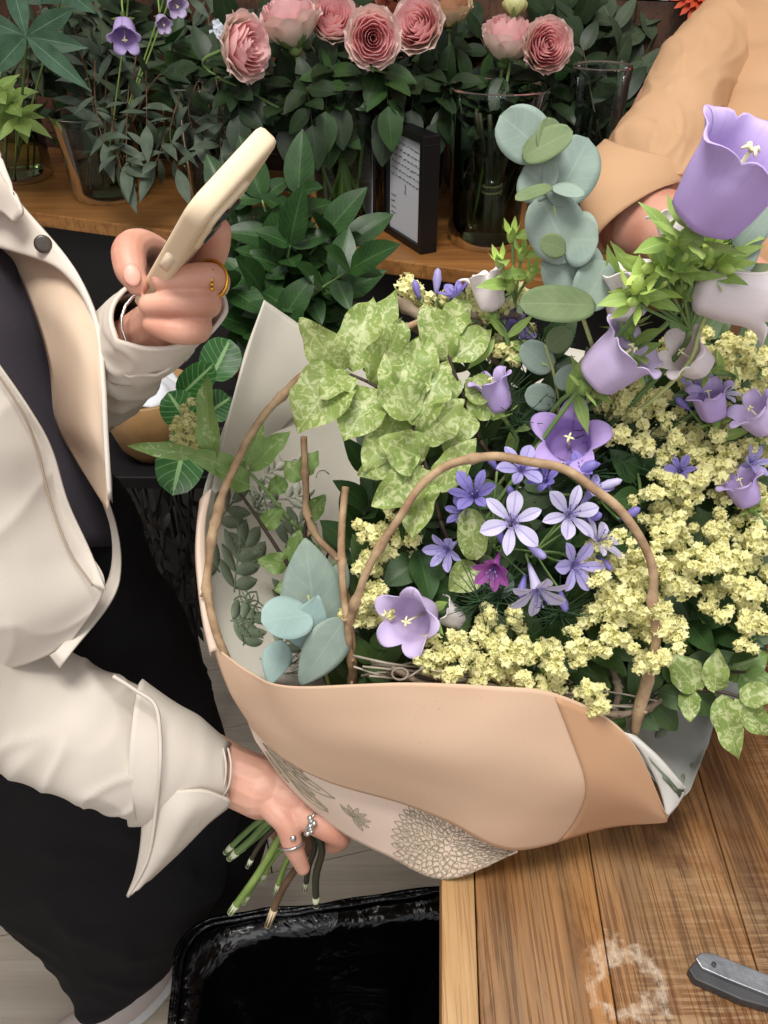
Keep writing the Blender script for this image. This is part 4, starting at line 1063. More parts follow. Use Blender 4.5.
# wooden bowl holding a folded white cloth
bc_ = V((-.335, 1.0, PZ)); t = thing('wooden_bowl', bc_, 'round light wooden bowl behind the tip of the jacket front', 'bowl')
m = MB(); m.lathe([(.001, .0), (.035, .0), (.05, .02), (.062, .06), (.068, .105), (.064, .107), (.058, .06), (.04, .02), (.001, .012)], 40, c=bc_); m.build('bowl', plain('bowl_wood', '#b08a5c', .5, '#94703f', 14), t)
m = MB(); g = []
for i in range(15):
    row = []
    for j in range(32):
        th = j/32*6.283; f_ = i/14; r_ = .053*f_; z = .125-.03*f_**2+.010*math.sin(th*3+f_*5)*f_+.006*math.sin(th*7)*f_
        row.append(bc_+V((math.cos(th)*r_*(1+.05*math.sin(th*5)), math.sin(th)*r_, z)))
    g.append(row)
m.grid(g, close=True); o = m.build('white_cloth', plain('white_linen', '#e6e9ee', .8, bump=.2, bscale=200), None, loc=bc_+V((0, 0, .1)), solid=.004); tag(o, 'crumpled white cloth heaped in the wooden bowl', 'cloth')
# dark dried stems hanging under the stand
rg = random.Random(8); t = thing('dried_bunch', (-.30, 1.0, .84), 'bunch of blackish dried stems hanging below the wooden bowl', 'dried flowers', None); m = MB(); ml = MB()
for k in range(34):
    a_ = V((-.37+rg.uniform(0, .22), .93+rg.uniform(0, .05), .84)); b_ = a_+V((rg.uniform(-.05, .05), rg.uniform(-.04, .02), -rg.uniform(.15, .36)))
    pp = cr([a_, a_.lerp(b_, .5)+V((rg.uniform(-.02, .02), 0, 0)), b_], 10); m.tube(pp, .002, 5)
    for q in range(2, 10): ml.leaf(pp[q], V((rg.uniform(-1, 1), rg.uniform(-1, .2), -1)), V((0, -1, .2)), rg.uniform(.02, .04), .010, 'lance', .2, .4, nu=2, nv=4)
m.build('stems', plain('black_stem', '#1b1614', .7), t); ml.build('leaves', plain('black_leaf', '#15120f', .6, '#221b17', 30), t)
# =================================================================== bouquet
TP = at(303, 812, .712)          # where the hand grips the stems
def dome(px, py):
    y = (py-690)/100
    d = .548-.016*y if y < 0 else .548-.02*y
    d = .548+.0155*max(0, -y)
    if px > 540: d -= .00022*(px-540)*max(0, min(1, (420-py)/150))
    if px < 400: d += .0002*(400-px)
    return d
def stem_to_tie(m, p, ax=None, r=.0016, n=18, seed=0):
    rg = random.Random(seed); q = TP+V((rg.uniform(-.012, .012), rg.uniform(-.012, .012), rg.uniform(-.012, .012)))
    away = V(p)-(V(ax).normalized() if ax is not None else V((0, -.3, .8)))*.03
    away = away+FW*.008
    pts = cr([V(p), away, V(p).lerp(q, .22)+FW*.05-UP*.004, V(p).lerp(q, .6)+FW*.035, q], n); m.tube(pts, r, 5); return pts

# ------------------------------------------------------------------ paper
def papermat(name, c, c2, rough=.7, trans=.22, bumps=.1):
    n = NT(name); n.p.inputs['Roughness'].default_value = rough; n.p.inputs['Specular IOR Level'].default_value = .25
    v = n.coord('Object'); col = n.mix(n.ramp(n.noise(v, 9, 4), [(.35, 0.0), (.7, 1.0)]), c, c2)
    fl = n.ramp(n.noise(v, 420, 1), [(.74, 0.0), (.78, 1.0)]); col = n.mix(n.math('MULTIPLY', fl, .25), col, '#8e7355'); n.color(col)
    n.bump(n.noise(v, 30, 4), bumps, .002); n.translucent(col, trans); return n.mat
P_K = papermat('kraft_paper', '#e6c7aa', '#dfbd9f'); P_K2 = papermat('kraft_paper_double', '#d3a884', '#cb9f7a')
P_W = papermat('white_printed_paper', '#f5e0cd', '#eed7c3'); P_IN = papermat('cream_paper_inside', '#dcd7ca', '#d2ccbd')
P_SHADED = papermat('shaded_printed_inside', '#a9aba4', '#8d9089')  # pale inner paper with its shade put into the grey
INK = plain('grey_green_print', '#5f6c56', .7, '#74806a', 40); INKL = plain('brown_line_print', '#a0967f', .7)
INK2 = plain('pale_print', '#b4b6a4', .7)
wp = thing('wrapping_paper', TP, 'printed cream and kraft florist paper wrapped in a cone around the bouquet', 'wrapping paper')
def pap(rows, nr, nc, wr=.0012, ws=16, seed=0):
    g0, S0 = patch([A(*r) for r in rows], nr, nc)
    def S(u, v):
        p = S0(u, v); return p-FW*(nz(p, ws, seed)+.4*nz(p, ws*2.5, seed+1))*wr
    return [[S(j/(nc-1), i/(nr-1)) for j in range(nc)] for i in range(nr)], S
def on(S, side=-1, off=.0007):
    def f(u, v):
        p = S(u, v); e = 1e-3; n_ = (S(min(u+e, 1), v)-S(max(u-e, 0), v)).cross(S(u, min(v+e, 1))-S(u, max(v-e, 0)))
        if n_.length < 1e-12: n_ = CAM-p
        n_.normalize()
        if n_.dot(CAM-p) < 0: n_ = -n_
        return p+n_*off
    return f
def p_leaf(m, O, u, v, ang, lu, asp, w_, mi, nb=6):
    """filled printed leaf mapped onto the sheet; lu in u units, asp = u/v metric ratio"""
    c, s = math.cos(ang), math.sin(ang); g = []
    for i in range(nb+1):
        t = i/nb; ww = math.sin(math.pi*t)**.8*w_*.5
        g.append([O(u+(c*t*lu-s*q*ww), v+(s*t*lu+c*q*ww)*asp) for q in (-1, 0, 1)])
    m.grid(g, m=mi)
def p_line(m, O, pts, wd, asp, mi):
    g = []
    for i in range(len(pts)):
        a_ = pts[max(i-1, 0)]; b_ = pts[min(i+1, len(pts)-1)]; dx, dy = b_[0]-a_[0], (b_[1]-a_[1])/asp; l_ = math.hypot(dx, dy) or 1
        nx, ny = -dy/l_*wd/2, dx/l_*wd/2*asp
        g.append([O(pts[i][0]-nx, pts[i][1]-ny), O(pts[i][0]+nx, pts[i][1]+ny)])
    m.grid(g, m=mi)
def p_petal(m, O, u, v, ang, lu, asp, w_, mi, wd, lines=0):
    c, s = math.cos(ang), math.sin(ang)
    for q in (-1, 1):
        pts = []
        for i in range(9):
            t = i/8; ww = math.sin(math.pi*t**.8)*w_*.5*q; pts.append((u+c*t*lu-s*ww, v+(s*t*lu+c*ww)*asp))
        p_line(m, O, pts, wd, asp, mi)
    if lines: p_line(m, O, [(u+c*t*lu*.7, v+s*t*lu*.7*asp) for t in (0, .5, 1)], wd*.7, asp, mi)

# front: kraft flap folded outwards
flap = [[(213, 645, .605), (250, 672, .585), (290, 686, .560), (400, 683, .530), (490, 686, .525), (560, 695, .533), (628, 736, .555), (668, 818, .590)],
        [(220, 668, .610), (256, 690, .590), (300, 706, .566), (398, 712, .538), (482, 722, .531), (556, 735, .539), (625, 765, .562), (668, 818, .592)],
        [(231, 694, .618), (266, 716, .600), (313, 734, .577), (398, 750, .551), (470, 765, .544), (552, 780, .550), (622, 794, .572), (667, 819, .593)],
        [(242, 712, .627), (274, 738, .610), (320, 760, .595), (400, 780, .575), (458, 796, .568), (532, 818, .574), (612, 814, .590), (667, 820, .594)],
        [(253, 729, .636), (283, 758, .622), (327, 781, .612), (401, 803, .598), (447, 821, .592), (514, 850, .596), (604, 828, .606), (666, 821, .595)]]
g, SF = pap(flap, 34, 90, .0022, 12, 2)
m = MB(); m.grid(g); m.build('kraft_flap', P_K, wp, solid=.0008)
OF = on(SF, off=.0012)
m = MB(); gg = []
for i in range(24):
    v_ = .02+.96*i/23; u0 = .70+.075*math.sin(v_*2.2)+.02*v_
    gg.append([OF(u0+(1.0-u0)*j/20*.995, v_) for j in range(21)])
m.grid(gg); m.build('overlap_layer', P_K2, wp, solid=.0005)
# lower printed front
low = [[(246, 716, .642), (283, 748, .632), (330, 772, .624), (400, 793, .610), (446, 810, .603), (513, 842, .603)],
       [(250, 727, .646), (287, 768, .646), (332, 800, .638), (396, 824, .622), (448, 842, .611), (515, 847, .604)],
       [(255, 740, .650), (290, 788, .668), (335, 828, .664), (388, 856, .642), (445, 879, .618), (518, 852, .606)]]
g, SLo = pap(low, 24, 60, .0012, 16, 4)
m = MB(); m.grid(g); OL = on(SLo); rg = random.Random(4); asp = 3.4
# peony drawing (overlapping petal outlines) near the bottom corner
for ring_ in range(11):
    for k in range(7+ring_*3):
        th = k/(7+ring_*3)*6.283+ring_*.4; rr_ = .012+ring_*.0165
        u_, v_ = .80+rr_*math.cos(th), .58+rr_*math.sin(th)*asp
        if .62 < u_ < .975 and .03 < v_ < .97: p_petal(m, OL, u_, v_, th+rg.uniform(-.2, .2), .032, asp, .021, 1, .0011, 0)
# long drooping petals drawing at the left
for k in range(9):
    a_ = -.03+k*.010+rg.uniform(-.01, .01); p_petal(m, OL, .05+.05*(k % 4)+rg.uniform(0, .03), .22+.07*k, a_, rg.uniform(.13, .24), 8, rg.uniform(.018, .026), 1, .0011, 1)
for k in range(7):
    p_petal(m, OL, .47, .62, -2.4+k*.55, .055, asp, .016, 1, .0016, 1)
m.build('printed_front', [P_W, INKL], wp, solid=.0007)
# left wall: plain folded tip and printed inside
back = [[(264, 300, .690), (296, 322, .73), (325, 343, .760), (360, 350, .80), (420, 360, .83)],
        [(246, 350, .675), (282, 372, .72), (318, 390, .760), (360, 395, .80), (420, 400, .83)],
        [(232, 402, .665), (268, 420, .71), (312, 440, .755), (360, 440, .80), (420, 445, .83)],
        [(216, 452, .650), (255, 468, .70), (308, 490, .745), (355, 490, .79), (420, 495, .82)],
        [(202, 500, .635), (245, 515, .69), (305, 535, .735), (352, 540, .78), (420, 545, .80)],
        [(199, 555, .622), (242, 570, .67), (303, 590, .71), (350, 595, .75), (420, 600, .77)],
        [(204, 610, .612), (246, 625, .645), (305, 640, .68), (350, 645, .71), (420, 650, .72)],
        [(214, 648, .607), (252, 676, .618), (310, 690, .64), (350, 700, .66), (420, 705, .67)]]
g, SB_ = pap(back, 60, 40, .0015, 14, 6)
m = MB(); m.grid(g); OB = on(SB_)
ab = .62
def spray(u, v, ang, n_, lu, mi, w_=.075):
    c, s = math.cos(ang), math.sin(ang)
    p_line(m, OB, [(u+c*t*lu*n_*.55, v+s*t*lu*n_*.55*ab) for t in (0, .3, .6, 1)], .006, ab, mi)
    for k in range(n_):
        uu, vv = u+c*lu*.5*(k+.3), v+s*lu*.5*(k+.3)*ab
        for q in (-1, 1): p_leaf(m, OB, uu, vv, ang+q*.85, lu, ab, w_, mi)
    p_leaf(m, OB, u+c*lu*.5*n_, v+s*lu*.5*n_*ab, ang, lu, ab, w_, mi)
for (u_, v_, a_, n_, lu, mi) in ((.20, .78, -1.4, 3, .13, 1), (.10, .62, -1.0, 2, .13, 1), (.30, .70, -2.0, 2, .12, 1), (.16, .86, -.3, 2, .11, 1), (.42, .62, -1.2, 3, .10, 1), (.22, .92, -1.2, 2, .10, 1), (.45, .82, -1.6, 3, .1, 1),
                                 (.28, .56, -1.3, 2, .09, 2), (.40, .48, -.6, 2, .08, 2), (.12, .74, -2.6, 1, .12, 1), (.34, .82, -.4, 2, .10, 2), (.36, .58, -1.9, 3, .09, 1), (.48, .72, -1.1, 2, .09, 1), (.38, .90, -.9, 2, .09, 1), (.08, .50, -1.2, 2, .08, 1), (.30, .44, -.9, 2, .07, 2)):
    spray(u_, v_, a_, n_, lu, mi, lu*.42)
for k in range(6): p_petal(m, OB, .27, .80, k/6*6.283, .075, ab, .05, 1, .005, 1)
for k in range(26):
    u_ = .12+.035*k*.5+rnd.uniform(-.02, .05); v_ = .36+rnd.uniform(0, .22); a_ = rnd.uniform(0, 6.28)
    pts = [(u_+.07*t*math.cos(a_+t*2), v_+.07*t*math.sin(a_+t*2)*ab) for t in (0, .25, .5, .75, 1)]; p_line(m, OB, pts, .0035, ab, 2)
m.build('printed_inside', [P_IN, INK, INK2], wp, solid=.0007)
# plain tip folded outwards
tip = [[(264, 300, .688), (275, 308, .70), (290, 320, .715), (325, 343, .745)],
       [(252, 335, .675), (264, 345, .69), (285, 360, .71), (322, 385, .745)],
       [(238, 380, .663), (252, 390, .68), (272, 400, .70), (300, 412, .735)],
       [(226, 425, .655), (238, 432, .67), (252, 440, .69), (268, 445, .715)],
       [(216, 468, .645), (222, 474, .65), (230, 478, .66), (240, 480, .675)],
       [(212, 490, .64), (213, 491, .64), (214, 492, .64), (215, 493, .64)]]
g, ST = pap(tip, 40, 24, .0012, 18, 8)
m = MB(); m.grid(g); m.build('folded_tip', P_IN, wp, solid=.0008)
# outward curl along the left rim
curl = [[(212, 488, .63), (205, 494, .628), (200, 500, .632)], [(206, 520, .622), (199, 524, .618), (197, 528, .626)], [(206, 560, .614), (198, 560, .610), (196, 562, .62)], [(210, 610, .604), (203, 612, .602), (202, 616, .612)], [(218, 650, .604), (211, 652, .604), (211, 656, .612)]]
g, _ = pap(curl, 40, 8, .0008, 18, 3); m = MB(); m.grid(g); m.build('rolled_edge', P_W, wp, solid=.0012)
# right side sheet, printed inside with shade painted in as grey, white curled lip
rs = [[(596, 640, .74), (655, 640, .76), (735, 650, .78), (760, 660, .79)],
      [(585, 672, .68), (640, 685, .71), (708, 690, .73), (735, 698, .74)],
      [(575, 695, .62), (630, 718, .66), (688, 722, .69), (721, 706, .70)],
      [(590, 715, .58), (638, 745, .62), (688, 758, .65), (708, 745, .67)],
      [(612, 725, .562), (648, 765, .59), (682, 778, .62), (699, 770, .635)],
      [(626, 736, .558), (656, 782, .580), (680, 796, .600), (690, 790, .61)]]
g, SR_ = pap(rs, 40, 30, .003, 18, 12); m = MB(); m.grid(g); OR = on(SR_)
for k in range(16):
    p_leaf(m, OR, rnd.uniform(.1, .85), rnd.uniform(.1, .8), rnd.uniform(0, 6.28), .12, .8, .05, 1)
m.build('right_inside', [P_SHADED, INK], wp, solid=.0008)
lip = [[(624, 732, .553), (630, 734, .556), (636, 736, .563)], [(640, 750, .562), (650, 752, .563), (660, 758, .572)], [(652, 772, .573), (666, 772, .574), (682, 784, .588)], [(661, 794, .584), (672, 794, .586), (686, 790, .598)], [(667, 818, .592), (672, 812, .592), (677, 806, .597)]]
g, SLp = pap(lip, 30, 10, .001, 20, 13); m = MB(); m.grid(g); O2 = on(SLp)
p_line(m, O2, [(.2, .35), (.5, .6), (.8, .8)], .08, 1, 1); p_line(m, O2, [(.3, .55), (.6, .7), (.9, .72)], .06, 1, 1)
m.build('white_lip', [papermat('white_lip_paper', '#f0ede6', '#e9e5dc'), INK], wp, solid=.0008)
# hidden back of the cone
bk_ = [[(420, 345, .83), (520, 340, .86), (640, 370, .86), (740, 450, .83), (765, 560, .80), (760, 660, .79)],
       [(420, 500, .80), (500, 500, .82), (600, 510, .82), (680, 560, .80), (705, 620, .78), (710, 690, .75)],
       [(400, 660, .74), (450, 680, .75), (500, 690, .75), (560, 700, .74), (600, 710, .72), (640, 730, .70)],
       [(330, 790, .72), (345, 800, .73), (360, 810, .73), (380, 815, .72), (400, 818, .70), (420, 818, .68)]]
g, _ = pap(bk_, 40, 50, .002, 12, 15); m = MB(); m.grid(g); m.build('back_sheet', P_IN, wp, solid=.0008)

# ------------------------------------------------------------------ stem ends below the hand
cutm = plain('cut_stem_end', '#cfd6b4', .6); cutb = plain('pale_wood_cut', '#d9c39c', .6)
ends = [((268, 822, .715), (230, 858, .75), .0034, 'stem', 'thick pale-tipped green stem end, topmost of those left of the hand'),
        ((272, 826, .72), (238, 852, .755), .0030, 'stem', 'short green stem end tucked beside the topmost one'),
        ((276, 826, .715), (248, 866, .75), .0024, 'dstem', 'thin dark green stem end second from the left'),
        ((284, 830, .71), (231, 912, .765), .0036, 'bright', 'longest bright green stem end pointing down to the left'),
        ((290, 832, .712), (244, 902, .765), .0030, 'stem', 'green stem end lying beside the longest bright one'),
        ((294, 836, .715), (262, 880, .76), .0028, 'bright', 'slim green stem end in the middle of the cluster'),
        ((300, 836, .715), (276, 892, .76), .0026, 'bright', 'slender bright stem end between the longest stem and the woody one'),
        ((262, 820, .72), (226, 852, .75), .0028, 'stem', 'outermost green stem end under the sleeve cuff'),
        ((308, 850, .705), (268, 925, .75), .0034, 'brownstem', 'woody brown stem end with a pale stripped tip over the bin'),
        ((322, 848, .71), (316, 905, .75), .0034, 'dstem', 'dark green curved stem end directly below the ringed fingers'),
        ((315, 846, .72), (305, 890, .76), .0026, 'dstem', 'dark stem end behind the lowest finger')]
for i, (a_, b_, r_, mk, lb) in enumerate(ends):
    A_, B_ = at(*a_), at(*b_); t = thing('stem_end', A_, lb, 'stem', 'cut stem ends below the hand')
    m = MB(); pp = cr([TP+(A_-TP)*.4, A_, A_.lerp(B_, .5)+V((rnd.uniform(-.004, .004), 0, .002)), B_], 14); m.tube(pp, r_, 8); m.build('stalk', L[mk], t)
    d_ = (pp[-1]-pp[-3]).normalized(); q = cutb if mk == 'brownstem' else cutm
    m = MB(); m.tube([B_-d_*(.024 if mk == 'brownstem' else .013), B_+d_*.0015], [r_*1.06, r_*.95], 8); m.build('cut_tip', q, t)

# ------------------------------------------------------------------ woody hoops
WOOD = plain('vine_bark', '#b39876', .8, '#86684c', 60, bump=.5, bscale=160)
WOOD2 = plain('grey_vine_bark', '#93826e', .8, '#6c5c4b', 60, bump=.5, bscale=160)
def vine(pts, r0, r1, label, mat=WOOD, seed=0, knots=5, name='vine'):
    P = cr(A(*pts), len(pts)*9); rg = random.Random(seed); n_ = len(P)
    rr_ = [r0+(r1-r0)*i/(n_-1) for i in range(n_)]
    kn_ = [rg.randrange(3, n_-3) for _ in range(knots)]
    for k in kn_:
        rr_[k] *= 1.45; rr_[k-1] *= 1.18; rr_[k+1] *= 1.18
    P = [p+V((nz(p, 40, seed), nz(p, 40, seed+2), nz(p, 40, seed+4)))*.0022 for p in P]
    t = thing(name, P[0], label, 'vine', 'woody vines in the bouquet'); m = MB(); b = len(m.v)
    g = []
    for (tt, a_, bb), p, q in zip(frames(P), P, rr_): g.append([p+(a_*math.cos(j/8*6.283)+bb*math.sin(j/8*6.283))*q for j in range(8)])
    b = m.grid(g, close=True); m.face([b+j for j in range(8)][::-1]); m.face([b+(n_-1)*8+j for j in range(8)]); m.build('cane', mat, t)
    for k in kn_[:3]:
        m = MB(); d_ = V((rg.uniform(-1, 1), -.6, rg.uniform(-1, 1))).normalized(); m.tube([P[k], P[k]+d_*r0*2.6], [r0*.7, r0*.35], 6); m.build('twig_stub', mat, t)
vine([(418, 322, .595), (380, 340, .60), (335, 362, .605), (300, 378, .605), (268, 412, .605), (243, 450, .605), (222, 500, .602), (209, 555, .600), (210, 605, .600), (224, 650, .605), (250, 700, .64)], .0030, .0034, 'long tan vine arching down the left rim of the paper', seed=1, knots=8)
vine([(352, 668, .60), (352, 620, .575), (366, 575, .555), (400, 515, .540), (430, 476, .535), (470, 459, .528), (520, 458, .522), (570, 473, .518), (618, 508, .518), (646, 550, .522), (655, 600, .53), (652, 660, .55), (632, 735, .575)], .0028, .0032, 'tan vine hoop arching over the agapanthus in the middle of the bouquet', seed=2, knots=9)
vine([(345, 488, .58), (342, 530, .575), (343, 580, .572), (350, 640, .58), (352, 700, .62)], .0027, .0029, 'straight upright cane left of the middle hoop', seed=3, knots=3)
vine([(304, 438, .64), (304, 480, .635), (312, 525, .63), (335, 560, .62), (348, 600, .61), (350, 680, .63)], .0027, .0026, 'short bent cane behind the tall grey-green leaf on the left', seed=4, knots=3)
vine([(395, 300, .61), (430, 318, .60), (470, 314, .598), (515, 316, .60), (535, 330, .62)], .0042, .0030, 'thick horizontal vine across the top of the variegated leaves', WOOD2, 5, 4)
vine([(405, 325, .605), (440, 332, .60), (480, 345, .60), (500, 365, .62)], .0032, .0022, 'knotted vine piece just under the thick horizontal one', WOOD2, 6, 4)
vine([(695, 640, .62), (675, 675, .60), (652, 705, .59), (620, 730, .585), (585, 740, .60)], .0029, .0029, 'greyish vine sweeping from the right leaves down to the paper rim', WOOD2, 7, 4)
vine([(612, 665, .59), (618, 690, .585), (612, 730, .59)], .0026, .0024, 'short upright twig at the right rim of the paper', WOOD2, 8, 2)
vine([(392, 668, .56), (440, 690, .552), (500, 697, .548), (560, 706, .55), (620, 714, .565), (665, 700, .59)], .0022, .0020, 'long thin vine lying along the front rim of the paper', WOOD2, 9, 6)
TW = plain('silvery_twig', '#b3a999', .7, '#7f7464', 50)
t = thing('twig_ring', at(470, 680, .56), 'tangle of silvery twigs tucked along the front rim of the paper', 'twigs'); m = MB(); rg = random.Random(2)
for k in range(34):
    x0 = rg.uniform(350, 520); x1 = x0+rg.uniform(60, 150); o = rg.uniform(-9, 8)
    f_ = lambda x: 664+((x-350)/250)*36+o
    m.tube(cr([at(x, f_(x)+rg.uniform(-4, 4), .558+.0001*abs(x-450)+rg.uniform(-.004, .012)) for x in (x0, (2*x0+x1)/3, (x0+2*x1)/3, x1)], 12), rg.uniform(.0006, .0014), 5)
m.tube([at(400+8*math.cos(k/14*6.28), 674+6*math.sin(k/14*6.28), .548) for k in range(15)], .0009, 5, cap=False)
m.tube(cr(A((408, 678, .548), (425, 668, .545), (440, 672, .546), (455, 668, .55)), 14), .0009, 5)
m.build('twigs', TW, t)

# ------------------------------------------------------------------ filler greens deep inside
L['deep'] = leafmat('deep_green_leaf', '#47602f', '#334825', '#66804a', .5, .15, veinmix=.3)
LMQ = [('the violet star bell', 567, 435), ('the sideways lilac bell', 625, 352), ('the open pale lilac bell', 400, 628), ('the pale agapanthus star', 512, 522), ('the magenta floret', 494, 568), ('the downward agapanthus star', 538, 592),
       ('the deep blue florets', 474, 494), ('the hoop top', 470, 458), ('the hoop right leg', 655, 590), ('the upright cane', 345, 570), ('the thick top vine', 470, 314), ('the faded lilac bell', 492, 390), ('the sideways white bell', 735, 300),
       ('the hanging variegated sprig', 730, 700), ('the front rim twigs', 430, 680), ('the pale folded eucalyptus leaf', 285, 622), ('the right edge lilac bell', 750, 405), ('the dull lilac bell', 742, 485), ('the lilac bell in statice', 708, 400), ('the lowest statice', 575, 690), ('the green bud cluster', 690, 280)]
fills = [(370, 500), (420, 520), (385, 560), (630, 400), (670, 430), (720, 420), (755, 400), (640, 480), (680, 540), (720, 540), (760, 500), (760, 590), (650, 590), (720, 600), (690, 460), (600, 520), (740, 350), (700, 340), (400, 600), (450, 580), (500, 620), (540, 650), (600, 640), (640, 600), (690, 620), (600, 560), (520, 480), (560, 520), (600, 480), (650, 450), (700, 500),
         (740, 560), (740, 450), (700, 400), (650, 380), (600, 380), (540, 360), (500, 340), (460, 330), (430, 380), (480, 420), (540, 410), (460, 480), (375, 660), (430, 650), (740, 620), (680, 680), (580, 600), (640, 520), (480, 550), (560, 450), (530, 560), (420, 460)]
for i, (px, py) in enumerate(fills):
    d = dome(px, py)+.038; e_ = at(px, py, d)
    foliage(TP+V((rnd.uniform(-.01, .01), rnd.uniform(-.01, .01), 0)), e_, 'deep' if i % 3 else 'mid', 'ovate', (.028, .045), (.42, .58), 15, locate('dark filler sprig', px, py, LMQ), group='dark filler greens inside the bouquet', seed=700+i, droop=0, t0=.62, stemmat='dstem', r0=.0014)
# needle-fine greens
L['needle'] = plain('needle_green', '#3e5a3a', .6, '#2f4a30', 30)
for i, (px, py) in enumerate(((520, 420), (560, 400), (600, 430), (620, 460), (500, 400), (580, 470), (640, 440), (500, 590), (560, 610), (480, 600), (540, 340), (280, 672), (335, 640))):
    e_ = at(px, py, dome(px, py)+(.002 if px > 340 else .07)); t = thing('needle_sprig', TP, locate('needle-fine green sprig', px, py, LMQ), 'foliage', 'needle-fine greens'); m = MB(); rg = random.Random(i)
    pp = stem_to_tie(m, e_, seed=i, r=.0010)
    for k in range(90):
        q = rg.uniform(0, 5.5); j = int(q); p = pp[j].lerp(pp[j+1], q-j); dd = V((rg.uniform(-1, 1), rg.uniform(-1, .4), rg.uniform(-.2, 1.1))).normalized()
        m.tube([p, p+dd*rg.uniform(.018, .034)], [.0005, .0003], 3, cap=False)
    m.build('needles', L['needle'], t)

# ------------------------------------------------------------------ variegated leaves
L['varieg'] = leafmat('variegated_leaf', '#94a75a', '#7b9348', '#cdd09a', .45, .28, veinw=.05, veins=8, veinmix=.4, blotch=('#bcc68c', 170, .50))
L['vgreen'] = leafmat('wavy_green_leaf', '#87a45c', '#6d8d47', '#b3c58a', .45, .28, veins=8, veinmix=.35, blotch=('#a9bc80', 130, .58))
def branch(label, pts, leaves, mat='varieg', stemmat=None, r=.0018, cat='foliage', kind='ovate', name='leafy_branch', group=None, tie=True, wave=.10, fold=.26, curl=.5):
    """pts: stem px points; leaves: (base px,py,d, tip px,py,d, width px)"""
    P0 = at(*pts[0]); t = thing(name, P0, label, cat, group); m = MB(); P = cr(A(*pts), len(pts)*7); m.tube(P, [r, r*.6], 6)
    if tie: stem_to_tie(m, P0, (P[1]-P[0]), r, seed=len(label))
    m.build('stem', stemmat or plain('dark_twig', '#3b2c22', .6), t)
    rg = random.Random(len(label)*7+len(leaves))
    for k, l_ in enumerate(leaves):
        A_ = at(*l_[:3]); B_ = at(*l_[3:6]); d = B_-A_; w_ = l_[6]/F*(l_[2]+l_[5])/2
        n_ = ((CAM-A_).normalized()+V((rg.uniform(-.55, .55), 0, rg.uniform(-.2, .6)))).normalized(); c_ = curl*rg.uniform(.5, 1.6)
        mm = MB(); dd = d+perp(d, n_)*d.length*c_*.5; mm.leaf(A_, dd, n_, d.length*1.04, w_, l_[7] if len(l_) > 7 else kind, fold*rg.uniform(.4, 1.2), c_, wave, 8, 16, seed=k*1.3+len(label), wfreq=2)
        mm.build('leaf', L[mat], t)
    return t
branch('variegated cream and green branch leaning left over the paper tip', [(432, 428, .575), (405, 410, .568), (375, 386, .562), (345, 372, .56)],
 [(345, 372, .56, 302, 318, .545, 40), (345, 372, .56, 298, 432, .55, 62), (352, 372, .565, 372, 300, .575, 46), (350, 375, .56, 320, 398, .54, 34), (370, 385, .565, 400, 320, .57, 50), (378, 388, .562, 345, 440, .55, 52), (400, 405, .565, 430, 335, .565, 46), (402, 408, .566, 365, 470, .555, 44), (365, 372, .57, 395, 292, .585, 36), (345, 372, .562, 330, 350, .58, 30)])
branch('variegated branch in the middle left with broad pale leaves', [(440, 520, .575), (430, 480, .565), (418, 440, .558), (405, 400, .552)],
 [(428, 470, .56, 372, 505, .548, 44), (425, 460, .558, 380, 440, .54, 46), (418, 440, .556, 462, 400, .55, 40), (410, 420, .553, 385, 355, .55, 48), (412, 425, .553, 448, 365, .56, 46), (430, 480, .562, 412, 540, .552, 36), (405, 400, .552, 418, 340, .555, 44), (435, 490, .565, 475, 440, .556, 34), (420, 450, .556, 360, 475, .56, 38)])
branch('variegated branch at the upper middle beneath the thick vine', [(480, 440, .60), (465, 400, .588), (450, 360, .58), (440, 320, .585)],
 [(450, 360, .58, 425, 305, .585, 40), (452, 362, .58, 490, 330, .59, 34), (465, 395, .585, 500, 385, .585, 32), (458, 380, .583, 420, 395, .57, 38), (445, 340, .582, 465, 295, .60, 30), (470, 410, .588, 445, 450, .565, 36), (468, 400, .588, 505, 415, .585, 26)])
branch('single variegated leaf branch standing over the pale agapanthus star', [(480, 590, .59), (478, 565, .575), (474, 545, .57)], [(476, 560, .565, 466, 510, .556, 36, 'round'), (478, 566, .572, 450, 590, .57, 34)], wave=.03)
branch('variegated sprig hanging over the table at the lower right', [(640, 690, .60), (690, 690, .585), (722, 692, .57), (748, 700, .565)],
 [(715, 692, .572, 718, 650, .57, 26), (722, 694, .57, 738, 758, .56, 30), (735, 698, .568, 772, 735, .565, 28), (700, 690, .58, 668, 655, .585, 34), (740, 700, .565, 775, 690, .56, 26), (690, 690, .582, 690, 722, .57, 22)], tie=True)
branch('plain green sprig behind the lower right variegated leaves', [(650, 670, .62), (700, 672, .60), (750, 672, .59)], [(700, 672, .60, 735, 640, .60, 36), (720, 672, .598, 768, 655, .59, 36), (690, 672, .60, 660, 640, .61, 34), (740, 674, .592, 775, 700, .585, 34), (710, 674, .60, 690, 705, .595, 30)], 'vgreen')
branch('sprig of wavy green leaves sticking out over the left edge of the paper', [(290, 520, .66), (262, 486, .645), (242, 468, .635), (205, 452, .63)],
 [(200, 455, .63, 130, 446, .62, 17), (248, 474, .635, 186, 452, .63, 24), (215, 462, .632, 208, 376, .625, 26), (250, 470, .64, 290, 432, .64, 24), (245, 466, .636, 262, 425, .64, 20), (250, 486, .634, 215, 470, .62, 26)], 'vgreen', L['stem'], wave=.10)
branch('dark twig with small green leaves against the printed paper at the left', [(305, 590, .66), (275, 545, .655), (252, 510, .65), (236, 488, .645)], [(262, 528, .655, 282, 508, .65, 20), (288, 565, .66, 258, 560, .65, 22), (292, 570, .66, 300, 530, .655, 22), (300, 585, .66, 275, 590, .655, 20), (285, 480, .66, 268, 492, .655, 20)], 'vgreen')
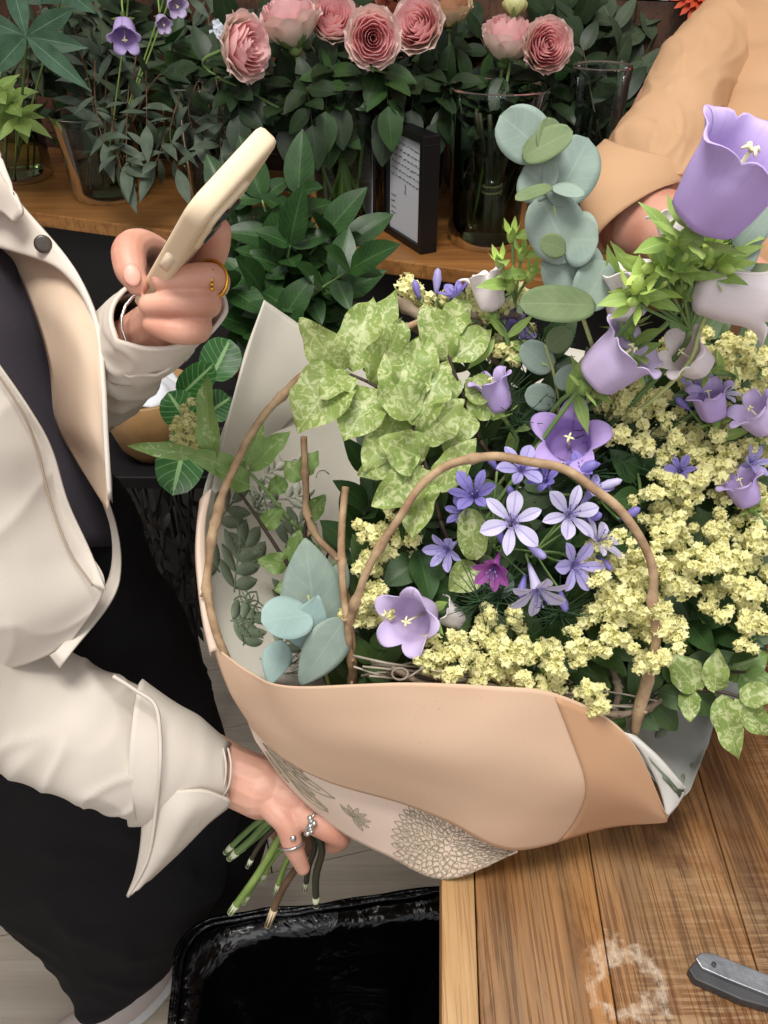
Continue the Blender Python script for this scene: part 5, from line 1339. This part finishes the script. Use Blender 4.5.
branch('dark twig standing upright by the printed paper', [(322, 610, .655), (305, 540, .65), (310, 505, .65), (300, 470, .655)], [(318, 560, .652, 300, 540, .65, 20), (306, 520, .65, 325, 495, .645, 20), (302, 480, .65, 285, 462, .65, 22), (302, 475, .65, 318, 452, .65, 22)], 'vgreen')
# bushy mid-green leaves scattered low in the bouquet
branch('green leafy sprig behind the pale lilac bell at the lower middle', [(440, 640, .60), (425, 580, .588), (415, 545, .58)], [(420, 560, .583, 385, 585, .575, 34), (425, 575, .585, 450, 550, .575, 34), (418, 550, .58, 430, 600, .57, 34), (416, 545, .58, 400, 515, .575, 30), (430, 600, .588, 400, 625, .58, 30), (430, 595, .588, 462, 585, .575, 34)], 'mid', L['stem'], wave=.02)
branch('green leafy sprig right of the big violet star bell', [(620, 560, .60), (640, 500, .59), (632, 450, .585)], [(636, 480, .588, 610, 450, .58, 26), (638, 470, .588, 665, 450, .58, 26), (640, 500, .59, 612, 500, .58, 26), (632, 450, .585, 640, 420, .58, 24), (625, 540, .598, 590, 560, .585, 28)], 'mid', L['stem'], wave=.02)

# ------------------------------------------------------------------ eucalyptus
L['euca'] = leafmat('eucalyptus_leaf', '#96a699', '#82948a', '#b9c3ac', .6, .15, veinw=.04, veins=6, veinmix=.18, spec=.3)
L['euca_d'] = leafmat('eucalyptus_leaf_back', '#76875f', '#657651', '#a3ad87', .6, .15, veinw=.04, veins=6, veinmix=.2, spec=.3)
L['euca_l'] = leafmat('pale_eucalyptus_leaf', '#a3bcb6', '#93aea8', '#c6d0bc', .6, .12, veinw=.035, veins=6, veinmix=.2, spec=.3)
def euca(label, pts, leaves, tie=True, r=.0016):
    P0 = at(*pts[0]); t = thing('eucalyptus_branch', P0, label, 'foliage', 'eucalyptus in the bouquet'); m = MB(); P = cr(A(*pts), len(pts)*7); m.tube(P, [r, r*.55], 6)
    if tie: stem_to_tie(m, P0, P[1]-P[0], r, seed=3)
    m.build('stem', plain('yellowish_stem', '#a5ad6f', .6), t)
    for k, l_ in enumerate(leaves):
        A_ = at(*l_[:3]); B_ = at(*l_[3:6]); d = B_-A_; w_ = l_[6]/F*(l_[2]+l_[5])/2
        n_ = ((CAM-A_).normalized()+V(l_[8] if len(l_) > 8 else (0, 0, .1))).normalized()
        mm = MB(); mm.leaf(A_, d+perp(d, n_)*d.length*.1, n_, d.length*1.02, w_, l_[9] if len(l_) > 9 else 'round', .06, .2, .015, 8, 16, seed=k, wfreq=1)
        mm.build('leaf', L[l_[7]], t, solid=.0004)
euca('tall eucalyptus branch with round paired leaves rising in front of the glass vases', [(592, 345, .545), (574, 290, .53), (560, 235, .515), (550, 180, .505), (545, 130, .50)],
 [(548, 155, .503, 501, 116, .50, 52, 'euca', (-.2, 0, .3)), (550, 160, .500, 548, 118, .492, 30, 'euca_d', (.5, 0, .9)), (522, 158, .500, 572, 132, .485, 34, 'euca_d', (0, .2, .5)), (553, 205, .507, 588, 140, .51, 56, 'euca', (.2, 0, .1)), (553, 190, .505, 524, 168, .51, 50, 'euca', (-.3, 0, .1)), (552, 186, .502, 583, 196, .49, 20, 'euca', (.3, 0, 1.2)), (552, 186, .500, 516, 200, .488, 18, 'euca_d', (-.2, 0, 1.3)),
  (572, 262, .517, 540, 196, .51, 58, 'euca', (.1, 0, .0)), (564, 240, .515, 598, 240, .505, 54, 'euca', (.2, 0, .2)), (566, 250, .511, 540, 242, .503, 24, 'euca_d', (-.3, 0, .3)), (578, 300, .525, 566, 240, .52, 62, 'euca', (.1, 0, .1)), (582, 310, .52, 606, 262, .515, 46, 'euca', (.4, 0, .2)), (596, 306, .518, 520, 304, .505, 40, 'euca_d', (0, 0, .5))])
euca('eucalyptus leaf spray behind the big lilac bell at the right edge', [(700, 330, .52), (720, 280, .51), (740, 240, .50)], [(718, 285, .51, 760, 220, .50, 40, 'euca', (0, 0, .2), 'ovate'), (725, 270, .508, 700, 235, .51, 26, 'euca', (0, 0, .3), 'ovate'), (735, 250, .50, 775, 200, .49, 34, 'euca', (.2, 0, .2), 'ovate'), (715, 300, .515, 768, 265, .51, 34, 'euca_d', (0, 0, .5), 'ovate')])
euca('grey-green eucalyptus branch with a pale folded leaf at the lower left of the bouquet', [(345, 735, .63), (330, 690, .60), (318, 640, .585), (308, 595, .58)],
 [(318, 645, .597, 305, 540, .60, 66, 'euca', (.1, 0, .1), 'ovate'), (312, 615, .580, 262, 622, .557, 48, 'euca_l', (-.1, 0, .8)), (300, 648, .590, 318, 596, .575, 40, 'euca_l', (.2, 0, .2), 'ovate'), (345, 618, .580, 300, 684, .578, 44, 'euca', (.2, 0, -.1), 'ovate'), (282, 640, .600, 270, 684, .59, 30, 'euca_l', (-.2, 0, .1), 'ovate'), (330, 600, .60, 345, 560, .605, 26, 'euca', (0, 0, .2), 'ovate'), (325, 660, .61, 335, 560, .615, 44, 'euca_d', (.5, 0, .0), 'ovate')])
euca('small dark eucalyptus sprig below the magenta floret', [(490, 650, .60), (488, 610, .59), (482, 580, .585)], [(486, 585, .583, 452, 570, .575, 30, 'euca', (0, 0, .2)), (488, 590, .583, 512, 576, .575, 32, 'euca', (0, 0, .2)), (488, 615, .588, 510, 640, .58, 22, 'euca_d', (0, 0, .2)), (486, 580, .585, 485, 555, .58, 20, 'euca_d', (0, 0, .2))])
euca('half-hidden eucalyptus sprig between statice and the white bells', [(560, 430, .60), (555, 380, .59), (545, 345, .58)], [(552, 370, .588, 522, 345, .58, 30, 'euca', (0, 0, .2)), (555, 385, .588, 585, 370, .58, 26, 'euca', (0, 0, .2)), (548, 350, .583, 570, 330, .575, 26, 'euca_d', (0, 0, .2)), (556, 400, .59, 525, 395, .58, 28, 'euca', (0, 0, .2))])

# ------------------------------------------------------------------ bellflowers in the bouquet
def campanula(label, base, mouth, Lg, Rd, mk, lob=.28, flare=.55, bracts=6, seed=0, calsz=1.0):
    B = at(*base); E = at(*mouth); ax = (E-B).normalized(); t = thing('bellflower', B, label, 'flower', 'bellflowers in the bouquet')
    bell(t, B, ax, Lg, Rd, BM[mk], seed, lob, flare)
    m = MB(); calyx(m, B, ax, Rd*.62, Rd*1.05*calsz, seed=seed); m.build('calyx', L['bright'], t)
    m = MB(); stem_to_tie(m, B-ax*.004, ax, .0018, seed=seed); m.build('stem', L['stem'], t)
    rg = random.Random(seed+90); m = MB()
    for k in range(bracts):
        p = B-ax*rg.uniform(.012, .035)+V((rg.uniform(-.008, .008), .003, rg.uniform(-.008, .008))); m.leaf(p, V((rg.uniform(-1, 1), rg.uniform(-.7, .1), rg.uniform(-.4, 1))), V((0, -.7, .8)), rg.uniform(.022, .036), rg.uniform(.007, .011), 'lance', .2, rg.uniform(-.5, .8), .03, 4, 8, seed=k)
    if bracts: m.build('leaves', L['bright'], t)
campanula('very large lilac bellflower with open ruffled mouth at the upper right', (698, 228, .458), (748, 154, .422), .062, .0245, 'lilac', .18, .42, 5, 1)
campanula('lilac bellflower lying sideways, mouth facing right, left of the white bells', (590, 382, .548), (642, 340, .520), .047, .0190, 'pale', .22, .45, 2, 2)
campanula('violet bellflower facing straight up like a five-point star', (569, 448, .592), (569, 432, .556), .032, .0165, 'violet', .24, .85, 0, 3)
campanula('white bellflower lying sideways along the right edge', (690, 290, .510), (770, 303, .500), .058, .0165, 'white', .22, .7, 6, 4)
campanula('white bellflower opening upwards left of the green buds', (628, 322, .535), (622, 262, .520), .042, .0150, 'white', .3, .75, 6, 5)
campanula('small white bellflower at the top left beside the round eucalyptus leaves', (494, 312, .585), (480, 262, .575), .034, .0110, 'white', .3, .7, 5, 6)
campanula('faded lilac bellflower half hidden right of the variegated leaves', (502, 412, .59), (486, 366, .575), .034, .0105, 'lilac', .3, .7, 2, 7)
campanula('pale lilac bellflower with open mouth facing the lower left of the bouquet', (424, 613, .570), (396, 627, .532), .036, .0165, 'pale', .28, .6, 0, 8)
campanula('closed pale lilac bellflower just right of the open pale one', (462, 622, .59), (425, 600, .57), .030, .0095, 'white', .2, .3, 1, 9)
campanula('small white blossom in front of the bare forearm', (676, 250, .50), (668, 208, .495), .028, .0085, 'white', .3, .7, 4, 10)
campanula('lilac bellflower buried in the yellow statice at the right', (715, 420, .57), (705, 380, .555), .030, .0105, 'lilac', .3, .7, 1, 11)
campanula('pale lilac bellflower at the right edge among statice', (770, 430, .56), (742, 400, .55), .03, .0115, 'pale', .3, .7, 1, 12)
campanula('dull lilac bellflower low in the statice near the right edge', (750, 505, .575), (735, 470, .565), .028, .0105, 'lilac', .3, .7, 0, 13)
campanula('white bellflower partly hidden below the sideways white one', (704, 368, .55), (672, 345, .53), .034, .0125, 'white', .3, .7, 2, 14)
# green bud cluster
t = thing('bellflower_buds', at(690, 290, .50), 'cluster of bright green bellflower buds between the big lilac and white bells', 'flower buds'); rg = random.Random(77); ml = MB(); ms = MB()
BUD = plain('green_bud', '#bdd276', .5, '#9dba58', 30)
for k in range(14):
    px, py = 645+rg.uniform(-12, 85), 266+rg.uniform(-34, 26)
    if k < 6: px, py = [(664, 245), (682, 262), (700, 250), (716, 262), (655, 285), (636, 300)][k]
    p = at(px, py, .495+rg.uniform(-.008, .012)); ax = V((rg.uniform(-.7, .7), rg.uniform(-.9, 0), rg.uniform(.1, 1))).normalized()
    mb_ = MB(); mb_.ball(p+ax*.004, (.0036, .0036, .0085), axes=(perp(ax), ax.cross(perp(ax)), ax), nu=10, nv=7)
    for q in range(5):
        th = q/5*6.283; dr_ = perp(ax)*math.cos(th)+ax.cross(perp(ax))*math.sin(th); mb_.leaf(p+dr_*.003, dr_*.8+ax, dr_, .019, .0062, 'lance', .2, .1, .02, 3, 6)
    mb_.build('bud', BUD, t); ms.tube(cr([p, p-ax*.01, at(690, 330, .52)], 7), .0012, 5)
    for q in range(2): ml.leaf(p-ax*.008, V((rg.uniform(-1, 1), rg.uniform(-.8, 0), rg.uniform(-.3, .8))), V((0, -.7, .8)), rg.uniform(.02, .034), .010, 'lance', .2, rg.uniform(0, .9), .04, 4, 8, seed=k+q)
stem_to_tie(ms, at(690, 330, .52), None, .002, seed=9); ms.build('stem', L['stem'], t); ml.build('leaves', L['bright'], t)
t = thing('bellflower_buds', at(510, 270, .57), 'small cluster of green buds at the top, left of the tall eucalyptus', 'flower buds'); ml = MB(); ms = MB()
for k, (px, py) in enumerate(((512, 236), (522, 255), (500, 262), (530, 275), (510, 285))):
    p = at(px, py, .57); ax = V((rg.uniform(-.5, .5), -.3, 1)).normalized(); mb_ = MB(); mb_.ball(p, (.004, .004, .006), axes=(perp(ax), ax.cross(perp(ax)), ax))
    for q in range(5):
        th = q/5*6.283; dr_ = perp(ax)*math.cos(th)+ax.cross(perp(ax))*math.sin(th); mb_.leaf(p, dr_*.8+ax, dr_, .014, .005, 'lance', .2, .4, .02, 3, 6)
    mb_.build('bud', BUD, t); ms.tube(cr([p, at(515, 300, .585)], 5), .0011, 5)
    ml.leaf(p, V((rg.uniform(-1, 1), -.4, .2)), V((0, -.7, .8)), .03, .010, 'lance', .2, .5, .04, 4, 8, seed=k)
stem_to_tie(ms, at(515, 300, .585), None, .0016, seed=19); ms.build('stem', L['stem'], t); ml.build('leaves', L['bright'], t)

# ------------------------------------------------------------------ agapanthus
def agmat(name, edge, mid_):
    n = NT(name); n.p.inputs['Roughness'].default_value = .5; tc = n.new('ShaderNodeTexCoord'); sp = n.new('ShaderNodeSeparateXYZ'); n.link(tc.outputs['UV'], sp.inputs[0])
    ax_ = n.math('ABSOLUTE', n.math('SUBTRACT', sp.outputs[0], .5)); k = n.ramp(ax_, [(.02, 1.0), (.11, 0.0)])
    fade = n.ramp(sp.outputs[1], [(.0, 1.0), (.3, .25)]); k2 = n.math('MAXIMUM', k, n.math('MULTIPLY', fade, .8)); col = n.mix(n.math('MULTIPLY', k2, .75), edge, mid_)
    n.color(col); n.translucent(col, .3); return n.mat
AG = {'pale': agmat('agapanthus_pale', '#dad4ee', '#9a8ccc'), 'blue': agmat('agapanthus_blue', '#b9b0e0', '#7d70c0'), 'deep': agmat('agapanthus_deep', '#9489d0', '#6a5db4'), 'mag': agmat('agapanthus_spent', '#b05fae', '#8a3f92')}
def floret(parent, c, face, rad, mk, seed=0, open_=1.0):
    """six-petalled trumpet, c = centre of the mouth, face = way it looks"""
    face = V(face).normalized(); a_ = perp(face); b_ = face.cross(a_); rg = random.Random(seed); m = MB()
    base = c-face*rad*1.1
    m.lathe([(rad*.05, 0), (rad*.10, rad*.3), (rad*.16, rad*.7), (rad*.24, rad*1.08)], 12, c=base, axes=(a_, b_, face))
    for k in range(6):
        th = k/6*6.283+seed+rg.uniform(-.08, .08); dr_ = a_*math.cos(th)+b_*math.sin(th); w_ = rad*(.56 if k % 2 else .42)
        p0 = c+dr_*rad*.16-face*rad*.1; d0 = (dr_*(.55+.5*open_)+face*(1.05-.55*open_)).normalized(); nn = (face-d0*face.dot(d0))
        m.leaf(p0, d0, nn, rad*rg.uniform(.92, 1.06), w_, 'petal', .22, .55*open_+rg.uniform(-.1, .3), .02, 6, 10, seed=k)
    o = m.build('floret', AG[mk], parent)
    m = MB()
    for k in range(6):
        th = k/6*6.283+.4; dr_ = a_*math.cos(th)+b_*math.sin(th); e_ = c+face*rad*.45+dr_*rad*.22; m.tube(cr([c-face*rad*.2, c+face*rad*.2+dr_*rad*.1, e_], 6), rad*.016, 4); m.ball(e_, rad*.045, nu=6, nv=4)
    m.build('stamens', plain('lilac_stamen', '#7c72a8', .6), o)
    return base
def agbud(parent, a_, b_, r_, mk):
    A_, B_ = at(*a_), at(*b_); d = B_-A_; m = MB(); m.tube([A_, A_+d*.25, A_+d*.6, A_+d*.9, B_], [r_*.35, r_*.6, r_, r_*.7, r_*.15], 10); m.build('bud', AG[mk], parent); return A_
def agapanthus(label, hub, fls, buds, seed=0):
    H_ = at(*hub); t = thing('agapanthus', H_, label, 'flower', 'agapanthus in the bouquet'); ms = MB()
    for k, (px, py, d, fx, fy, fz, rpx, mk, op) in enumerate(fls):
        c = at(px, py, d); face = RT*fx+UP*fy-FW*fz; b_ = floret(t, c, face, rpx/F*d, mk, seed+k*.7, op); ms.tube(cr([b_, b_-face.normalized()*.008, (b_+H_)/2+FW*.004, H_], 9), .0010, 5)
    for (a_, b_, r_, mk) in buds:
        q = agbud(t, a_, b_, r_, mk); ms.tube(cr([q, (q+H_)/2+FW*.004, H_], 7), .0009, 5)
    stem_to_tie(ms, H_, None, .0026, seed=seed); ms.build('stem', L['stem'], t)
agapanthus('agapanthus head of pale lilac stars under the top of the middle hoop', (535, 552, .585),
 [(512, 522, .540, -.15, .15, 1, 30, 'pale', 1), (570, 514, .545, .1, .25, .9, 28, 'pale', .85), (576, 566, .545, .35, -.1, .9, 27, 'blue', .8), (538, 592, .540, .15, -.75, .55, 31, 'pale', .85), (600, 540, .55, .5, .5, .6, 24, 'pale', .8), (592, 490, .56, .3, .6, .5, 22, 'blue', .6)],
 [((528, 546, .553), (546, 558, .545), .0034, 'blue'), ((585, 520, .555), (602, 514, .55), .0034, 'deep'), ((560, 590, .56), (566, 612, .555), .0034, 'deep'), ((596, 556, .56), (612, 570, .55), .003, 'deep'), ((505, 548, .56), (498, 530, .555), .0028, 'deep')], 1)
agapanthus('deep blue agapanthus head at the left under the hoop, with a magenta spent floret', (492, 545, .59),
 [(474, 494, .553, -.2, .35, .7, 25, 'deep', .5), (446, 550, .56, -.5, -.3, .7, 22, 'blue', .45), (494, 568, .553, -.3, -.5, .7, 24, 'mag', .35), (462, 512, .565, -.6, .2, .5, 18, 'deep', .4), (522, 468, .555, 0, .5, .8, 26, 'blue', .75)],
 [((515, 500, .565), (508, 486, .56), .003, 'deep'), ((480, 530, .565), (466, 522, .56), .003, 'deep'), ((525, 575, .56), (520, 598, .553), .0032, 'deep'), ((497, 470, .57), (488, 455, .565), .003, 'deep')], 2)
agapanthus('agapanthus tips with closed violet buds at the top of the variegated leaves', (450, 330, .62),
 [(456, 296, .60, -.3, .6, .5, 18, 'deep', .4), (510, 322, .60, .2, .6, .5, 18, 'deep', .4), (524, 340, .60, .4, .4, .6, 16, 'blue', .5)],
 [((420, 300, .605), (414, 280, .60), .0032, 'deep'), ((436, 296, .605), (438, 268, .60), .0036, 'blue'), ((450, 302, .605), (462, 284, .60), .0034, 'deep'), ((500, 320, .605), (517, 306, .60), .0032, 'deep'), ((474, 300, .605), (470, 284, .60), .003, 'deep')], 3)
agapanthus('agapanthus buds right of the big violet star bell, above the hoop', (600, 500, .60),
 [(582, 470, .565, -.1, .6, .7, 20, 'deep', .4), (545, 480, .56, -.4, .4, .7, 18, 'deep', .45)],
 [((575, 475, .565), (597, 462, .555), .0042, 'deep'), ((590, 490, .565), (622, 480, .555), .0034, 'pale'), ((620, 520, .57), (640, 508, .56), .0034, 'deep'), ((562, 470, .565), (545, 462, .56), .003, 'blue')], 4)
agapanthus('blue agapanthus florets buried in the statice near the right edge', (720, 440, .60),
 [(700, 388, .575, -.2, .5, .7, 20, 'blue', .5), (722, 392, .575, .3, .5, .7, 18, 'pale', .6), (752, 462, .57, .3, .2, .7, 18, 'blue', .5), (680, 470, .575, -.3, .2, .7, 16, 'deep', .5)],
 [((745, 425, .575), (768, 412, .565), .0034, 'deep'), ((690, 410, .575), (676, 398, .57), .003, 'deep')], 5)

# ------------------------------------------------------------------ yellow statice
ST1 = plain('statice_yellow', '#fbf7c4', .6, '#f5efa6', 60, trans=.35); ST2 = plain('statice_calyx', '#c3c585', .7, '#a5ab68', 60)
protos = []
for q in range(7):
    rg = random.Random(q+50); m = MB(); nfl = 26; subc = [V((rg.uniform(-1, 1), rg.uniform(-1, 1), rg.uniform(-.5, .8)))*.0062 for _ in range(4)]
    for k in range(nfl):
        kk = k//4; z = 1-1.3*(kk+.5)/(nfl/4); th = kk*2.399+q+k%4; r_ = math.sqrt(max(0, 1-z*z)); dr_ = V((r_*math.cos(th), r_*math.sin(th), z)); R0 = .0038*rg.uniform(.85, 1.2)
        c = V((dr_.x*R0*1.05, dr_.y*R0*1.05, dr_.z*R0*1.2))+subc[k % 4]; a_ = perp(dr_, V((rg.uniform(-1, 1), rg.uniform(-1, 1), .3))); b_ = dr_.cross(a_); fr_ = .0030*rg.uniform(.75, 1.2)
        g = []
        for i_, (rr_, zz) in enumerate(((.12, -.6), (.45, -.1), (.85, .12), (1.0, .05))):
            g.append([c+(a_*math.cos(j/10*6.283)+b_*math.sin(j/10*6.283))*fr_*rr_*(1+(.16*(1 if j % 2 else -1) if i_ > 1 else 0)+rg.uniform(-.12, .12)*(i_ > 1))+dr_*fr_*(zz+(.28*math.sin(j*2.5+k) if i_ > 1 else 0)) for j in range(10)])
        m.grid(g, close=True, m=0)
    [m.ball(sc, .0028, m=1, nu=8, nv=6) for sc in subc]; [m.tube([V((0, 0, -.008)), sc], .0007, 4, m=1) for sc in subc]
    me_o = m.build('flower_cluster', [ST1, ST2]); protos.append(me_o.data); bpy.data.objects.remove(me_o)
placed = []
def statice(label, cx, cy, rx, ry, n_, dd=0.0, seed=0, rot=0.0, name='statice_spray', tie=True, fixed=None):
    rg = random.Random(seed*17+3); hub = at(cx, cy+8, dome(cx, cy)+dd+.045); t = thing(name, hub, label, 'flower', 'yellow statice sprays'); ms = MB()
    if tie: stem_to_tie(ms, hub, None, .0016, seed=seed)
    n_ = int(n_*1.25) if not fixed else n_; pts = list(fixed or []); tries = 0
    while len(pts) < n_ and tries < n_*60:
        tries += 1; a_ = rg.uniform(0, 6.283); q = math.sqrt(rg.random()); x = q*math.cos(a_)*rx; y = q*math.sin(a_)*ry
        x, y = x*math.cos(rot)-y*math.sin(rot), x*math.sin(rot)+y*math.cos(rot); X_, Y_ = cx+x, cy+y
        if all((X_-p[0])**2+(Y_-p[1])**2 > 12.2**2 for p in pts) and all((X_-p[0])**2+(Y_-p[1])**2 > 11**2 for p in placed): pts.append((X_, Y_))
    placed.extend(pts)
    for k, (x, y) in enumerate(pts):
        p = at(x, y, dome(x, y)+dd+rg.uniform(-.018, .016)); up_ = (p-hub).normalized()*.6+(CAM-p).normalized()*.5+V((0, 0, .3)); up_.normalize()
        o = bpy.data.objects.new('flower_cluster', protos[rg.randrange(7)]); COL.objects.link(o); o.parent = t; o.location = p-hub
        o.rotation_euler = (up_.to_track_quat('Z', 'Y').to_matrix() @ Matrix.Rotation(rg.uniform(0, 6.28), 3, 'Z')).to_euler(); s_ = rg.uniform(.72, 1.15); o.scale = (s_*rg.uniform(.9, 1.15), s_, s_*rg.uniform(.85, 1.1))
        kk = hub.lerp(p, .45)+V((rg.uniform(-.006, .006), .004, rg.uniform(-.006, .002))); ms.tube(cr([hub, kk, p], 7), .0008, 4)
    ms.build('stem', L['stem'], t)
ss = [('yellow statice spray in the lower front, next to the open pale lilac bell', 452, 657, 26, 18, 6, 0), ('yellow statice spray along the front rim, left half', 478, 650, 34, 30, 9, 0),
 ('yellow statice spray along the front rim in the middle', 535, 665, 40, 26, 9, 0), ('yellow statice spray hanging lowest over the front rim', 575, 690, 26, 22, 5, -.004),
 ('yellow statice spray right of the downward-facing agapanthus star', 600, 630, 38, 32, 10, 0), ('tall bright statice spray crossing the right leg of the hoop', 640, 590, 34, 40, 13, -.01),
 ('bright statice spray beside the agapanthus stars, inside the hoop', 612, 570, 24, 34, 7, -.008), ('yellow statice spray under the right leg of the hoop', 655, 640, 26, 30, 6, .004),
 ('yellow statice spray right of the hoop at half height', 690, 560, 40, 38, 14, 0), ('dense statice spray outside the hoop near the right edge', 740, 590, 34, 34, 11, .004),
 ('yellow statice spray at the right edge above the variegated sprig', 755, 632, 18, 18, 3, -.01), ('olive yellow statice spray at the right edge, half height', 745, 520, 34, 36, 12, .004),
 ('yellow statice spray above the right shoulder of the hoop', 665, 500, 34, 32, 10, .004), ('yellow statice spray between the two lilac patches at the right', 700, 455, 42, 30, 12, 0),
 ('yellow statice spray at the right edge below the sideways white bell', 748, 425, 28, 40, 10, 0), ('large statice spray right of the violet star bell', 645, 425, 36, 30, 10, -.004),
 ('statice spray just below the sideways lilac bell', 625, 400, 26, 22, 5, 0), ('statice spray under the white sideways bell', 700, 360, 42, 22, 9, 0), ('statice spray under the sideways white bell at the right edge', 745, 360, 26, 26, 6, .006),
 ('small statice spray at the top by the small white bell', 495, 298, 30, 20, 6, .0), ('small statice spray at the top over the thick vine', 428, 300, 34, 12, 5, .01),
 ('small statice spray under the first green buds at the top', 530, 350, 26, 20, 4, .012), ('statice spray between the upright cane and the hoop, upper', 378, 530, 26, 26, 6, .006),
 ('statice spray between the upright cane and the hoop, lower', 368, 590, 18, 34, 6, .006), ('olive statice spray behind the left of the hoop', 405, 545, 16, 26, 3, .014),
 ('statice spray tucked between variegated leaves and lilac bell at the top right of the leaves', 478, 340, 26, 18, 4, .01), ('statice spray between agapanthus and the pale lilac bell', 500, 620, 20, 16, 3, .01)]
for i, (lb, cx, cy, rx, ry, n_, dd) in enumerate(ss): statice(lb, cx, cy, rx, ry, n_, dd, i)
hub = None
t0_ = len(placed)
statice('small pale yellow statice spray sticking out left of the paper', 196, 430, 10, 10, 7, .03, 60, fixed=[(187, 408), (182, 420), (194, 418), (180, 433), (191, 434), (184, 445), (196, 446)])
